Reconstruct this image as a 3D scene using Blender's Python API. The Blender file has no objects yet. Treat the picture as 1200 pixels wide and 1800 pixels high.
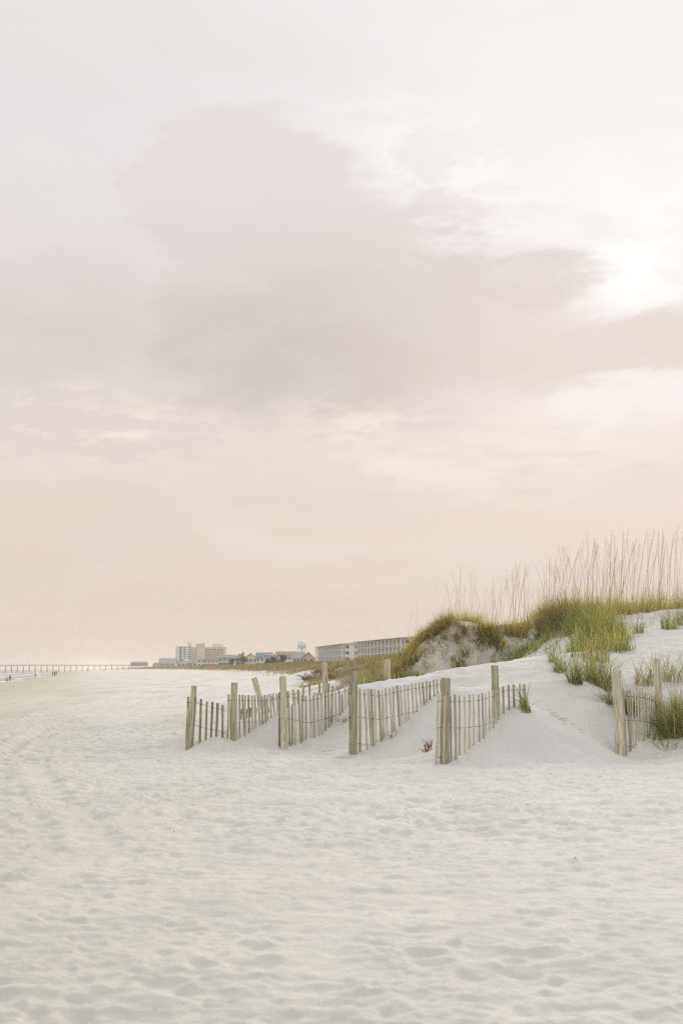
import bpy, bmesh, math, random
import numpy as np
from mathutils import Vector, Matrix, Euler
R = math.radians
random.seed(7)
rng = np.random.default_rng(11)
scene = bpy.context.scene
COL = scene.collection

# ------------------------------------------------------------------ camera
F_PX, HORIZON_V, CAM_Z = 2500.0, 1176.0, 1.5
PITCH = math.atan((HORIZON_V - 900.0) / F_PX)
cam_data = bpy.data.cameras.new('camera')
cam_data.sensor_fit = 'HORIZONTAL'
cam_data.sensor_width = 24.0
cam_data.lens = 50.0
cam_data.clip_start = 0.1
cam_data.clip_end = 60000.0
cam_data.dof.use_dof = True
cam_data.dof.focus_distance = 25.5
cam_data.dof.aperture_fstop = 2.8
cam = bpy.data.objects.new('camera', cam_data)
COL.objects.link(cam)
cam.location = (0, 0, CAM_Z)
cam.rotation_euler = (math.pi / 2 + PITCH, 0, 0)
scene.camera = cam

# ------------------------------------------------------------------ exposure / render settings
EXPOSURE = 1.0
scene.view_settings.view_transform = 'Standard'
scene.view_settings.look = 'None'
scene.view_settings.exposure = EXPOSURE
scene.view_settings.gamma = 1.0
scene.view_settings.use_curve_mapping = False
scene.render.engine = 'CYCLES'
scene.cycles.max_bounces = 6
scene.cycles.diffuse_bounces = 3
scene.cycles.volume_bounces = 1
scene.cycles.sample_clamp_direct = 6.0
scene.cycles.sample_clamp_indirect = 2.0
scene.cycles.use_denoising = False
scene.cycles.filter_width = 1.3
scene.cycles.sampling_pattern = 'BLUE_NOISE'

# ------------------------------------------------------------------ small helpers
def lin(c):
    """sRGB 0-255 to linear rgb"""
    out = []
    for v in c:
        v = v / 255.0
        out.append(v / 12.92 if v <= 0.04045 else ((v + 0.055) / 1.055) ** 2.4)
    return tuple(out)

def ray(u, v):
    """direction in the world seen at a place in the 1200x1800 frame"""
    x, y = (u - 600.0) / F_PX, (900.0 - v) / F_PX
    c, s = math.cos(PITCH), math.sin(PITCH)
    return Vector((x, c - s * y, s + c * y))

def survey(u, v, Y):
    """world point at distance Y ahead, from a sighting"""
    d = ray(u, v)
    k = Y / d.y
    return Vector((d.x * k, Y, CAM_Z + d.z * k))

def azel(u, v):
    d = ray(u, v).normalized()
    return math.degrees(math.atan2(d.x, d.y)), math.degrees(math.asin(d.z))

class Nodes:
    """short hand for building shader node graphs"""
    def __init__(self, tree):
        self.t = tree
        tree.nodes.clear()
    def n(self, kind, **props):
        nd = self.t.nodes.new(kind)
        for k, v in props.items():
            setattr(nd, k, v)
        return nd
    def put(self, sock, val):
        if val is None:
            return
        if hasattr(val, 'is_output'):
            self.t.links.new(val, sock)
        else:
            if hasattr(sock, 'default_value'):
                try:
                    n = len(sock.default_value)
                    if isinstance(val, (int, float)):
                        val = (val,) * n
                    val = tuple(val)
                    if n == 4 and len(val) == 3:
                        val = val + (1.0,)
                except TypeError:
                    pass
                sock.default_value = val
    def m(self, op, a, b=None, c=None, clamp=False):
        nd = self.n('ShaderNodeMath', operation=op)
        nd.use_clamp = clamp
        for i, q in enumerate((a, b, c)):
            self.put(nd.inputs[i], q)
        return nd.outputs[0]
    def vm(self, op, a, b=None, scale=None):
        nd = self.n('ShaderNodeVectorMath', operation=op)
        self.put(nd.inputs[0], a)
        self.put(nd.inputs[1], b)
        if scale is not None:
            self.put(nd.inputs['Scale'], scale)
        return nd.outputs['Value'] if op in ('LENGTH', 'DOT_PRODUCT') else nd.outputs[0]
    def xyz(self, x, y, z=0.0):
        nd = self.n('ShaderNodeCombineXYZ')
        for i, q in enumerate((x, y, z)):
            self.put(nd.inputs[i], q)
        return nd.outputs[0]
    def sep(self, v):
        nd = self.n('ShaderNodeSeparateXYZ')
        self.put(nd.inputs[0], v)
        return nd.outputs[0], nd.outputs[1], nd.outputs[2]
    def noise(self, vec, scale, detail=4.0, rough=0.55, dist=0.0, out='Fac'):
        nd = self.n('ShaderNodeTexNoise')
        self.put(nd.inputs['Vector'], vec)
        self.put(nd.inputs['Scale'], scale)
        self.put(nd.inputs['Detail'], detail)
        self.put(nd.inputs['Roughness'], rough)
        self.put(nd.inputs['Distortion'], dist)
        return nd.outputs[0] if out == 'Fac' else nd.outputs['Color']
    def step(self, x, lo, hi, a=0.0, b=1.0):
        nd = self.n('ShaderNodeMapRange', interpolation_type='SMOOTHSTEP')
        for i, q in enumerate((x, lo, hi, a, b)):
            self.put(nd.inputs[i], q)
        return nd.outputs[0]
    def mix(self, fac, a, b, blend='MIX'):
        nd = self.n('ShaderNodeMix', data_type='RGBA', blend_type=blend)
        self.put(nd.inputs[0], fac)
        self.put(nd.inputs[6], a)
        self.put(nd.inputs[7], b)
        return nd.outputs[2]
    def ramp(self, fac, stops, interp='LINEAR'):
        nd = self.n('ShaderNodeValToRGB')
        cr = nd.color_ramp
        cr.interpolation = interp
        while len(cr.elements) < len(stops):
            cr.elements.new(0.5)
        for e, (p, c) in zip(cr.elements, stops):
            e.position = p
            e.color = tuple(c) + (1.0,)
        self.put(nd.inputs[0], fac)
        return nd.outputs[0]

# ------------------------------------------------------------------ sky: thin daylight sky behind veils and cloud
SUN_AZ, SUN_EL = azel(1150, 430)
world = bpy.data.worlds.new('World')
scene.world = world
world.cycles.sampling_method = 'MANUAL'
world.cycles.sample_map_resolution = 512
world.use_nodes = True
W = Nodes(world.node_tree)
sky = W.n('ShaderNodeTexSky', sky_type='NISHITA')
sky.sun_disc = False
sky.sun_elevation = R(SUN_EL)
sky.sun_rotation = R(SUN_AZ)
sky.air_density, sky.dust_density, sky.ozone_density = 1.0, 2.5, 1.0
tc = W.n('ShaderNodeTexCoord')
D = tc.outputs['Generated']
dx, dy, dz = W.sep(D)
az = W.m('MULTIPLY', W.m('ARCTAN2', dx, dy), 57.29578)
el = W.m('MULTIPLY', W.m('ARCSINE', dz), 57.29578)
# cloud-sheet coordinates (flattened towards the horizon as a real layer is)
inv = W.m('DIVIDE', 1.0, W.m('ADD', W.m('MAXIMUM', dz, 0.0), 0.16))
sheet = W.xyz(W.m('MULTIPLY', dx, inv), W.m('MULTIPLY', dy, inv), 0.0)
flat = W.xyz(W.m('MULTIPLY', az, 0.05), W.m('MULTIPLY', el, 0.13), 0.37)
w1 = W.noise(flat, 1.1, 3.0, 0.55, 0.3, 'Color')
w2 = W.noise(flat, 4.0, 3.0, 0.6, 0.6, 'Color')
w1 = W.vm('SUBTRACT', w1, (0.5, 0.5, 0.5))
w2 = W.vm('SUBTRACT', w2, (0.5, 0.5, 0.5))
w3 = W.vm('SUBTRACT', W.noise(flat, 14.0, 3.0, 0.6, 0.3, 'Color'), (0.5, 0.5, 0.5))
wv = W.vm('ADD', W.vm('ADD', W.vm('MULTIPLY', w1, (6.0, 3.4, 0)), W.vm('MULTIPLY', w2, (4.0, 2.4, 0))), W.vm('MULTIPLY', w3, (1.8, 1.2, 0)))
wv0 = W.vm('MULTIPLY', w2, (0.12, 0.10, 0.0))
P = W.vm('ADD', W.xyz(az, el, 0.0), wv)
pa, pe, _ = W.sep(P)

def blob(u, v, ru, rv, inner=0.3, outer=1.25, p=None, tilt=0.0):
    a0, e0 = azel(u, v)
    ka, ke = ru / F_PX * 57.3, rv / F_PX * 57.3
    X, Y = (pa, pe) if p is None else p
    x, y = W.m('SUBTRACT', X, a0), W.m('SUBTRACT', Y, e0)
    if tilt:
        c, s = math.cos(R(tilt)), math.sin(R(tilt))
        x, y = (W.m('ADD', W.m('MULTIPLY', x, c), W.m('MULTIPLY', y, s)),
                W.m('SUBTRACT', W.m('MULTIPLY', y, c), W.m('MULTIPLY', x, s)))
    x, y = W.m('DIVIDE', x, ka), W.m('DIVIDE', y, ke)
    r = W.m('SQRT', W.m('ADD', W.m('MULTIPLY', x, x), W.m('MULTIPLY', y, y)))
    return W.step(r, inner, outer, 1.0, 0.0)

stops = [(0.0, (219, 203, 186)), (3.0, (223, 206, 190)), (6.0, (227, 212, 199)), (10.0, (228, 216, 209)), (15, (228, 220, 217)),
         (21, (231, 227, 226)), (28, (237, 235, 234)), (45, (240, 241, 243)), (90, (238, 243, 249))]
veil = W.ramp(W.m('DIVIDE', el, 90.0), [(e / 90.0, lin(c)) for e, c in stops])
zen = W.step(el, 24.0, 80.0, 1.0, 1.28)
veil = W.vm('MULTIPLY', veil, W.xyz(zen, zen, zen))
clear = W.vm('MINIMUM', W.vm('MULTIPLY', sky.outputs[0], (0.16, 0.16, 0.16)), (0.75, 0.75, 0.78))
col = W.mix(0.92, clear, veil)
# glow of the hidden sun through the layer
SUNV = (math.sin(R(SUN_AZ)) * math.cos(R(SUN_EL)), math.cos(R(SUN_AZ)) * math.cos(R(SUN_EL)), math.sin(R(SUN_EL)))
cosang = W.m('MAXIMUM', W.vm('DOT_PRODUCT', D, SUNV), 0.0)
glow = W.m('POWER', cosang, 36.0)
glow2 = W.m('POWER', cosang, 300.0)
col = W.mix(1.0, col, W.mix(glow, (0, 0, 0), (0.17, 0.152, 0.145)), 'ADD')
# broad uneven tone of the layer, everywhere in the sky
broad = W.noise(sheet, 1.3, 4.0, 0.55, 0.4)
col = W.mix(W.step(broad, 0.42, 0.7, 0.0, 0.35), col, lin((218, 210, 207)))
wisp = W.noise(W.vm('ADD', flat, wv0), 2.6, 5.0, 0.6, 0.0)
col = W.mix(W.step(wisp, 0.48, 0.72, 0.0, 0.30), col, lin((240, 234, 231)))
# the large grey cloud bank
k1 = blob(590, 585, 430, 170, 0.5, 1.2)
k2 = blob(410, 335, 200, 160, 0.84, 1.06)
k2b = blob(560, 420, 300, 130, 0.5, 1.2)
k3 = blob(870, 465, 200, 84, 0.58, 1.12, tilt=-10)
k4 = blob(1110, 605, 300, 82, 0.4, 1.2, tilt=6)
k6 = blob(860, 590, 300, 100, 0.5, 1.2)
k5 = blob(110, 560, 280, 140, 0.2, 1.4)
body = W.m('MAXIMUM', W.m('MAXIMUM', k1, k3), W.m('MAXIMUM', W.m('MULTIPLY', k2, 0.72), W.m('MULTIPLY', k4, 0.85)))
body = W.m('MAXIMUM', body, W.m('MAXIMUM', W.m('MULTIPLY', k5, 0.6), W.m('MAXIMUM', W.m('MULTIPLY', k2b, 0.85), W.m('MULTIPLY', k6, 0.9))))
ctone = W.mix(W.step(az, -3.0, 9.0), lin((209, 200, 193)), lin((229, 216, 208)))
ctone = W.mix(W.step(el, 12.5, 20.0), ctone, lin((228, 219, 216)))
inner = W.noise(W.vm('ADD', flat, wv0), 5.0, 4, 0.58)
ctone = W.mix(W.step(inner, 0.45, 0.68, 0.0, 0.28), ctone, lin((227, 219, 216)))
col = W.mix(W.m('MULTIPLY', body, 0.95), col, ctone)
# sunlit torn edges and puffs
puff = W.noise(W.vm('ADD', W.vm('ADD', flat, wv0), (3.1, 0.7, 0)), 6.0, 5.0, 0.6, 0.0)
near_sun = W.m('MAXIMUM', blob(790, 310, 230, 115, 0.4, 1.3, tilt=-28), blob(1120, 490, 150, 80, 0.3, 1.3))
col = W.mix(W.m('MULTIPLY', W.step(puff, 0.43, 0.60), W.m('MULTIPLY', near_sun, 0.8)), col, lin((253, 250, 247)))
low = W.m('MAXIMUM', blob(740, 780, 280, 70, 0.2, 1.3, tilt=-14), W.m('MAXIMUM', blob(160, 740, 280, 90, 0.2, 1.3), blob(1000, 780, 260, 100, 0.2, 1.3, tilt=10)))
puff2 = W.noise(W.vm('ADD', W.xyz(W.m('MULTIPLY', az, 0.06), W.m('MULTIPLY', el, 0.19), 1.7), wv0), 5.0, 5.0, 0.6, 0.0)
puffm = W.m('MULTIPLY', W.step(puff2, 0.41, 0.56), W.m('MULTIPLY', low, 0.85))
col = W.mix(puffm, col, lin((246, 234, 223)))
dk = W.noise(W.vm('ADD', W.xyz(W.m('MULTIPLY', az, 0.04), W.m('MULTIPLY', el, 0.22), 8.7), wv0), 5.0, 4.0, 0.6, 0.0)
col = W.mix(W.m('MULTIPLY', W.step(dk, 0.5, 0.68), W.m('MULTIPLY', blob(1050, 800, 330, 90, 0.2, 1.3), 0.5)), col, lin((224, 212, 205)))
col = W.mix(W.m('MULTIPLY', blob(1130, 690, 190, 48, 0.3, 1.3, tilt=8), 0.8), col, lin((250, 244, 240)))
# thin streaks everywhere low in the sky
streak = W.noise(W.xyz(W.m('MULTIPLY', az, 0.04), W.m('MULTIPLY', el, 0.5), 5.3), 3.0, 3.0, 0.55, 0.0)
col = W.mix(W.m('MULTIPLY', W.step(streak, 0.5, 0.72), W.step(el, 12.0, 3.0, 0.0, 0.3)), col, lin((233, 216, 201)))
# brightest core where the sun stands behind the cloud
core = W.m('MULTIPLY', W.m('MAXIMUM', blob(1085, 450, 130, 80, 0.2, 1.25), W.m('MULTIPLY', glow2, 0.6)), W.step(puff, 0.34, 0.6, 0.45, 1.0))
core = W.m('MULTIPLY', core, W.m('SUBTRACT', 1.0, W.m('MULTIPLY', W.m('MAXIMUM', k3, k4), 0.9)))
col = W.mix(W.m('MULTIPLY', core, 0.95), col, (1.08, 1.07, 1.05))
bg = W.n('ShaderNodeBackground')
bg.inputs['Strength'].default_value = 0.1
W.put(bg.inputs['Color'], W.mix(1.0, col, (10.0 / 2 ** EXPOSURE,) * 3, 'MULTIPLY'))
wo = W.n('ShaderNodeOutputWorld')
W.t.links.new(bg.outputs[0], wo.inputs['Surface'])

# ------------------------------------------------------------------ sun behind the cloud
sun_data = bpy.data.lights.new('sun', 'SUN')
sun_data.energy = 1.15
sun_data.angle = R(20)
sun_data.color = (1.0, 0.86, 0.72)
sun = bpy.data.objects.new('sun', sun_data)
COL.objects.link(sun)
sd = Vector((math.sin(R(SUN_AZ)) * math.cos(R(SUN_EL)), math.cos(R(SUN_AZ)) * math.cos(R(SUN_EL)), math.sin(R(SUN_EL))))
sun.rotation_euler = (-sd).to_track_quat('-Z', 'Y').to_euler()

# ================================================================== numeric noise
def h2(ix, iy, s=0):
    a = (ix.astype(np.int64) * 374761393 + iy.astype(np.int64) * 668265263 + s * 1442695041) & 0xFFFFFFFF
    a = ((a ^ (a >> 13)) * 1274126177) & 0xFFFFFFFF
    a = ((a ^ (a >> 16)) * 2246822519) & 0xFFFFFFFF
    return ((a ^ (a >> 15)) & 0xFFFFFF) / float(0xFFFFFF)

def vnoise(x, y, s=0):
    ix, iy = np.floor(x), np.floor(y)
    fx, fy = x - ix, y - iy
    fx, fy = fx * fx * fx * (fx * (fx * 6 - 15) + 10), fy * fy * fy * (fy * (fy * 6 - 15) + 10)
    a, b, c, d = h2(ix, iy, s), h2(ix + 1, iy, s), h2(ix, iy + 1, s), h2(ix + 1, iy + 1, s)
    return (a * (1 - fx) + b * fx) * (1 - fy) + (c * (1 - fx) + d * fx) * fy - 0.5

def fbm(x, y, s=0, oct=4, gain=0.5):
    t, amp, f = 0, 1.0, 1.0
    for o in range(oct):
        t = t + amp * vnoise(x * f + 17.3 * o, y * f - 9.1 * o, s + o)
        amp *= gain
        f *= 2.03
    return t

def sstep(x, a, b):
    t = np.clip((x - a) / (b - a), 0, 1)
    return t * t * (3 - 2 * t)

def dents(x, y, c, s):
    """trampled sand: overlapping foot-sized hollows with pushed-up rims"""
    gx, gy = x / c, y / c
    ix, iy = np.floor(gx), np.floor(gy)
    out = np.zeros_like(x)
    for i in (-1, 0, 1):
        for j in (-1, 0, 1):
            cx, cy = ix + i, iy + j
            px, py = cx + h2(cx, cy, s), cy + h2(cx, cy, s + 1)
            th = h2(cx, cy, s + 2) * 6.283
            a, b = 0.38 + 0.3 * h2(cx, cy, s + 3), 0.2 + 0.2 * h2(cx, cy, s + 4)
            dep = h2(cx, cy, s + 5) ** 1.5
            ux, uy = gx - px, gy - py
            e = ((ux * np.cos(th) + uy * np.sin(th)) / a) ** 2 + ((uy * np.cos(th) - ux * np.sin(th)) / b) ** 2
            r = np.sqrt(e)
            out += dep * (-np.exp(-e * e * 0.9) + 0.55 * np.exp(-((r - 1.25) / 0.32) ** 2))
    return out

# ================================================================== terrain
SHORE_A, SHORE_B, SEA_Z = -22.0, -0.176, -2.1
S_TAB = np.array([-400, -60, -20, 0, 8, 14, 20, 24, 34, 50, 62, 90, 200, 9000.])
Z_TAB = np.array([-14, -6, -3.4, -2.15, -1.25, -0.5, -0.06, 0.0, 0.1, 0.6, 1.0, 1.3, 1.8, 2.0])

FOOT_Y = np.array([0, 110, 130, 250, 400, 650, 900, 1300, 2500, 6000.])
FOOT_X = np.array([2, 1, -3, -15, -33, -70, -108, -190, -400, -1000.])

def base_z(x, y):
    s = x - (SHORE_A + SHORE_B * y)
    s = s + 2.5 * np.sin(y / 37.0) * sstep(y, 60, 140) + 1.2 * np.sin(y / 13.0 + 1) * sstep(y, 60, 140)
    z = np.interp(s, S_TAB, Z_TAB)
    q = x - np.interp(y, FOOT_Y, FOOT_X) + 5 * vnoise(x / 30, y / 30, 91) + 3 * vnoise(x / 9, y / 9, 92)
    far = sstep(y, 95, 135)
    hgt = 1.4 + 1.2 * vnoise(x / 26, y / 26, 93) + 0.7 * vnoise(x / 9, y / 9, 94)
    z = z + far * hgt * sstep(q, 0, 13) * (1 - 0.5 * sstep(q, 25, 60))
    return z

CTRL = []
def cp(u, v, Y):
    p = survey(u, v, Y)
    CTRL.append((p.x, p.y, p.z))
for q in [(1.63, 22.9, 0), (0.2, 25.2, 0), (-1.12, 27.2, 0), (-2.9, 27.2, 0), (4.88, 25.0, 0.0),
          (0.86, 25.8, .27), (1.35, 26.3, .64), (1.8, 26.8, 1.05), (-0.57, 27.8, .15), (-.27, 28.1, .34), (.05, 28.4, .66),
          (2.15, 23.5, .22), (2.61, 24.2, .60), (3.19, 24.9, .88), (-2.1, 27.5, .13), (-1.65, 28.0, .39), (-1.28, 28.3, .56), (-2.35, 27.45, .24),
          (3.2, 23.5, 0.03), (4.1, 24.0, 0.05), (2.3, 22.7, 0.0), (0.9, 24.0, 0.0), (1.5, 24.6, 0.13), (-0.4, 26.3, 0.0), (0.4, 26.8, 0.18), (0.9, 27.4, 0.62),
          (6.08, 27.0, .62), (5.5, 26.0, .28), (5.2, 25.4, .10), (6.3, 25.2, .12), (7.8, 24.4, .10), (8.0, 25.6, .5), (7.2, 25.9, .45), (7.6, 26.8, .78), (9.5, 25, .5), (9.5, 28, 1.4),
          (-3.6, 28.5, .05), (-3, 30.5, .08), (-2, 31.5, .12), (-0.5, 31.5, .3), (0.3, 33, .45), (1.5, 33.5, .85), (3, 34.5, 1.1), (4.4, 35, 1.5),
          (-1.8, 26.3, 0), (-4.5, 25, 0.0), (-4.5, 31, 0.05), (-4.5, 40, .1), (-2, 40, .3), (-0.5, 40, .55), (1.0, 40, 1.0), (0.5, 36.5, .75),
          (-3, 55, .25), (-1, 55, .7), (1.0, 55, 1.35), (1.5, 48, 1.25),
          (1.8, 37.5, 1.05), (2.9, 38.1, 1.2), (3.9, 38.2, 1.35), (4.6, 37.2, 1.75),
          (3, 46, 2.6), (6, 48, 2.9), (10, 46, 3.2), (14, 40, 3.1), (14, 33, 2.5), (14, 27, 1.2), (5, 60, 2.4), (12, 60, 2.7), (3, 75, 2.1)]:
    CTRL.append(q)
for q in [(980, 1250, 25.6), (1000, 1205, 26.8), (1045, 1262, 25.7), (1060, 1222, 27), (1130, 1222, 28), (940, 1215, 26.3),
          (430, 1262, 29), (512, 1245, 29), (555, 1230, 29), (600, 1217, 29), (645, 1204, 29.3), (690, 1199, 30), (745, 1192, 30.5), (800, 1181, 31), (860, 1170, 31),
          (930, 1158, 31.5), (1000, 1150, 32), (1100, 1144, 32.5), (1200, 1132, 33), (830, 1215, 27.7), (880, 1195, 28.5), (1150, 1180, 30), (1000, 1175, 29.3),
          (783, 1106, 39.4), (830, 1110, 39.4), (875, 1118, 39.2), (940, 1126, 39), (738, 1134, 39.4), (700, 1180, 39.5), (760, 1112, 41),
          (1000, 1120, 36), (1100, 1114, 36.4), (1200, 1096, 37), (1060, 1090, 39), (1130, 1080, 40), (1200, 1068, 41), (1000, 1086, 39.5), (960, 1104, 39),
          (545, 1178, 80), (600, 1170, 82), (660, 1163, 80), (700, 1162, 80), (535, 1194, 76), (570, 1196, 72), (610, 1190, 68), (640, 1180, 64), (680, 1172, 58)]:
    cp(*q)
for X, Y, Z in [(3.0, 21.6, 0), (5.0, 21.6, 0), (7.0, 21.6, 0), (9.0, 21.6, 0), (1.0, 22.0, 0), (-1.0, 22.5, 0), (-3.0, 23.5, 0), (4.6, 22.8, 0.0), (6.2, 22.9, 0.0), (8.0, 22.9, 0.02), (3.4, 22.6, 0.0),
                (5.6, 24.0, 0.02), (7.0, 24.0, 0.06), (0.0, 23.6, 0.0), (-1.0, 25.0, 0.0), (-2.5, 25.8, 0.0), (4.4, 24.7, 0.18), (2.8, 23.1, 0.06), (3.7, 23.9, 0.22), (9.5, 23.3, 0.1),
                (3.0, 42, 2.45), (4.0, 42, 2.40), (4.8, 42, 2.42), (5.4, 42, 2.75), (6.5, 42, 3.0), (8, 42.5, 3.1), (10, 43, 3.2), (2.2, 42, 2.1), (1.7, 42, 1.7), (4.8, 39.4, 2.35)]:
    CTRL.append((X, Y, Z))
for X in (-14, -9, -6, -3, 0, 3, 6, 10, 16):
    for Y in (6, 12, 17, 20.5):
        CTRL.append((X, Y, 0.0 if Y > 10 or X > -5 else base_z(np.array([X]), np.array([Y]))[0]))
for X, Y in [(-9, 27), (-9, 34), (-8, 45), (-9, 60), (-10, 85), (-8, 110), (0, 118), (10, 118), (22, 118), (24, 80), (24, 45), (24, 25), (24, 10), (-5, 95)]:
    CTRL.append((X, Y, base_z(np.array([float(X)]), np.array([float(Y)]))[0] + (1.2 if X >= 20 and Y > 20 else 0.0)))
CTRL = np.array(CTRL)
cx, cy = CTRL[:, 0], CTRL[:, 1]
cres = CTRL[:, 2] - base_z(cx, cy)
def wy(y):                      # compress distance so that far control points weigh as they appear
    return 30.0 * np.log(np.maximum(y, 0.5) / 30.0)
def kern(r2):
    return np.where(r2 > 1e-9, 0.5 * r2 * np.log(np.maximum(r2, 1e-9)), 0.0)
_n = len(cx)
_K = kern((cx[:, None] - cx) ** 2 + (wy(cy)[:, None] - wy(cy)) ** 2) + np.eye(_n) * 0.012
_P = np.stack([np.ones(_n), cx, wy(cy)], 1)
_A = np.block([[_K, _P], [_P.T, np.zeros((3, 3))]])
_W = np.linalg.solve(_A, np.concatenate([cres, np.zeros(3)]))

def macro_z(x, y):
    x, y = np.asarray(x, float), np.asarray(y, float)
    shp = x.shape
    x, y = x.ravel(), y.ravel()
    z = base_z(x, y)
    m = sstep(y, 4, 9) * (1 - sstep(y, 92, 118)) * sstep(x, -13, -7) * (1 - sstep(x, 18, 26))
    idx = np.nonzero(m > 0)[0]
    for k in range(0, len(idx), 40000):
        i = idx[k:k + 40000]
        Yw = wy(y[i])
        t = kern((x[i][:, None] - cx) ** 2 + (Yw[:, None] - wy(cy)) ** 2) @ _W[:_n] + _W[_n] + _W[_n + 1] * x[i] + _W[_n + 2] * Yw
        z[i] += t * m[i]
    return z.reshape(shp)

def detail_z(x, y, zm):
    """small relief: footprints on the walked beach, wind-smoothed drift, crumbling scarp"""
    r = np.hypot(x, y)
    near = (1 - sstep(r, 60, 120)) * sstep(y, -3, 1)
    # how walked-on: flat beach yes, drift faces no
    drift = sstep(zm, 0.06, 0.3) * sstep(y, 20, 23)
    walk = near * (1 - 0.76 * drift)
    z = np.zeros_like(x)
    i = np.nonzero(walk > 0.01)[0]
    xi, yi = x[i], y[i]
    wx = xi + 0.10 * fbm(xi / 0.5, yi / 0.5, 40, 2)
    wy_ = yi + 0.10 * fbm(xi / 0.5, yi / 0.5, 50, 2)
    t = 0.017 * dents(wx, wy_, 0.40, 3) + 0.012 * dents(wx * 1.02 + 7, wy_ + 3, 0.25, 23)
    q1 = fbm(wx / 0.42, wy_ / 0.30, 61, 3)
    q2 = fbm(wx / 0.22 + 9, wy_ / 0.16, 66, 3)
    t += 0.044 * (0.35 - np.abs(q1) * 1.6) + 0.034 * (0.35 - np.abs(q2) * 1.6)
    t += 0.034 * fbm(xi / 1.3, yi / 0.9, 60, 2) + 0.018 * fbm(xi / 0.10, yi / 0.08, 70, 2)
    # smoother lanes pressed by wheels
    for line in (((-2.2, 4.0), (-2.0, 8.4), (-2.06, 10.3), (-2.04, 12.3), (-2.5, 14.2), (-3.3, 16.7), (-4.9, 22.9)),
                 ((-3.7, 6.0), (-3.6, 9.6), (-3.6, 12.0), (-4.0, 14.6), (-4.9, 17.2), (-6.4, 23.0)),
                 ((-0.30, 4.0), (-0.24, 6.0), (-0.17, 6.9), (-0.1, 7.9), (0.15, 9.5))):
        dd = np.full(xi.shape, 9.0)
        for (ax, ay), (bx, by) in zip(line[:-1], line[1:]):
            k_ = np.clip(((xi - ax) * (bx - ax) + (yi - ay) * (by - ay)) / ((bx - ax) ** 2 + (by - ay) ** 2), 0, 1)
            dd = np.minimum(dd, np.hypot(xi - ax - k_ * (bx - ax), yi - ay - k_ * (by - ay)))
        fade = (1 - sstep(yi, 7.2, 9.0)) if line[0][0] > -1 else 1.0
        lane = (1 - sstep(dd, 0.06, 0.22)) * fade * (0.35 + 0.9 * np.clip(fbm(xi / 0.8, yi / 1.1, 165, 2) + 0.35, 0, 0.75))
        t = t * (1 - 0.75 * lane) - 0.016 * lane + 0.011 * fade * np.exp(-((dd - 0.25) / 0.08) ** 2)
    # worn wheel ruts running up the beach
    for x0, sl, ph in ((-4.2, -0.083, 0.0), (-5.9, -0.083, 0.0), (-1.7, -0.30, 1.3), (-3.3, -0.30, 1.3), (-6.6, -0.04, 2.0), (-8.3, -0.04, 2.0)):
        dd = xi - (x0 + sl * yi + 0.35 * np.sin(yi / 9.0 + ph))
        t += -0.06 * np.exp(-(dd / 0.17) ** 2) + 0.045 * np.exp(-((np.abs(dd) - 0.30) / 0.09) ** 2)
    patch = 0.65 + 0.8 * np.clip(fbm(xi / 3.5, yi / 5.0, 80, 2) + 0.35, 0, 1)
    z[i] += 1.0 * t * walk[i] * patch * (0.52 + 0.48 * sstep(yi, 6, 15))
    dr = near * drift
    z += dr * (0.085 * fbm(x / 1.1, y / 1.1, 110, 3) + 0.006 * np.sin(30 * (x * 0.5 + y) + 6 * fbm(x / 0.8, y / 0.8, 120, 2)) + 0.05 * np.abs(fbm(x / 0.35, y / 0.5, 125, 3)))
    scarp = sstep(y, 36.8, 37.8) * (1 - sstep(y, 38.9, 39.5)) * sstep(x, 1.5, 2.2) * (1 - sstep(x, 4.8, 5.8))
    z += scarp * (0.40 * np.abs(fbm(x / 0.7, y / 0.8, 130, 3)) + 0.22 * fbm(x / 0.24, y / 0.3, 140, 4, 0.6) - 0.14)
    # tyre-like worn lane along the beach, and soft mid-distance relief
    z += near * 0.0
    midr = sstep(r, 40, 90) * (1 - sstep(r, 500, 900))
    z += midr * 0.10 * fbm(x / 4.0, y / 9.0, 150, 3)
    return z

def ground_z(x, y):
    x, y = np.atleast_1d(np.asarray(x, float)), np.atleast_1d(np.asarray(y, float))
    zm = macro_z(x, y)
    return zm + detail_z(x, y, zm)

def litter(x, y):
    """where roots and dead grass cover the sand: the vegetated tops"""
    q = x - np.interp(y, FOOT_Y, FOOT_X) + 5 * vnoise(x / 30, y / 30, 91) + 3 * vnoise(x / 9, y / 9, 92)
    m = sstep(y, 108, 122) * sstep(q, 1.5, 6.0)
    near = 0.75 * sstep(y, 39.6, 40.6) * (1 - sstep(y, 95, 110)) * sstep(x, 1.2, 2.2)
    hump = 0.8 * sstep(y, 33, 40) * (1 - sstep(y, 95, 110)) * sstep(x, -0.1 - (y - 40) * 0.035, 0.6 - (y - 40) * 0.03) * (1 - sstep(x, 2.0 + (y - 40) * .06, 2.6 + (y - 40) * .06))
    return np.maximum(m, np.maximum(near, hump))

def gz(x, y):
    return float(ground_z(x, y)[0])

# ================================================================== materials
MATS = {}
def material(name, build, **kw):
    if name in MATS:
        return MATS[name]
    m = bpy.data.materials.new(name)
    m.use_nodes = True
    n = Nodes(m.node_tree)
    out = n.n('ShaderNodeOutputMaterial')
    n.t.links.new(build(n, **kw), out.inputs['Surface'])
    MATS[name] = m
    return m

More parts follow.
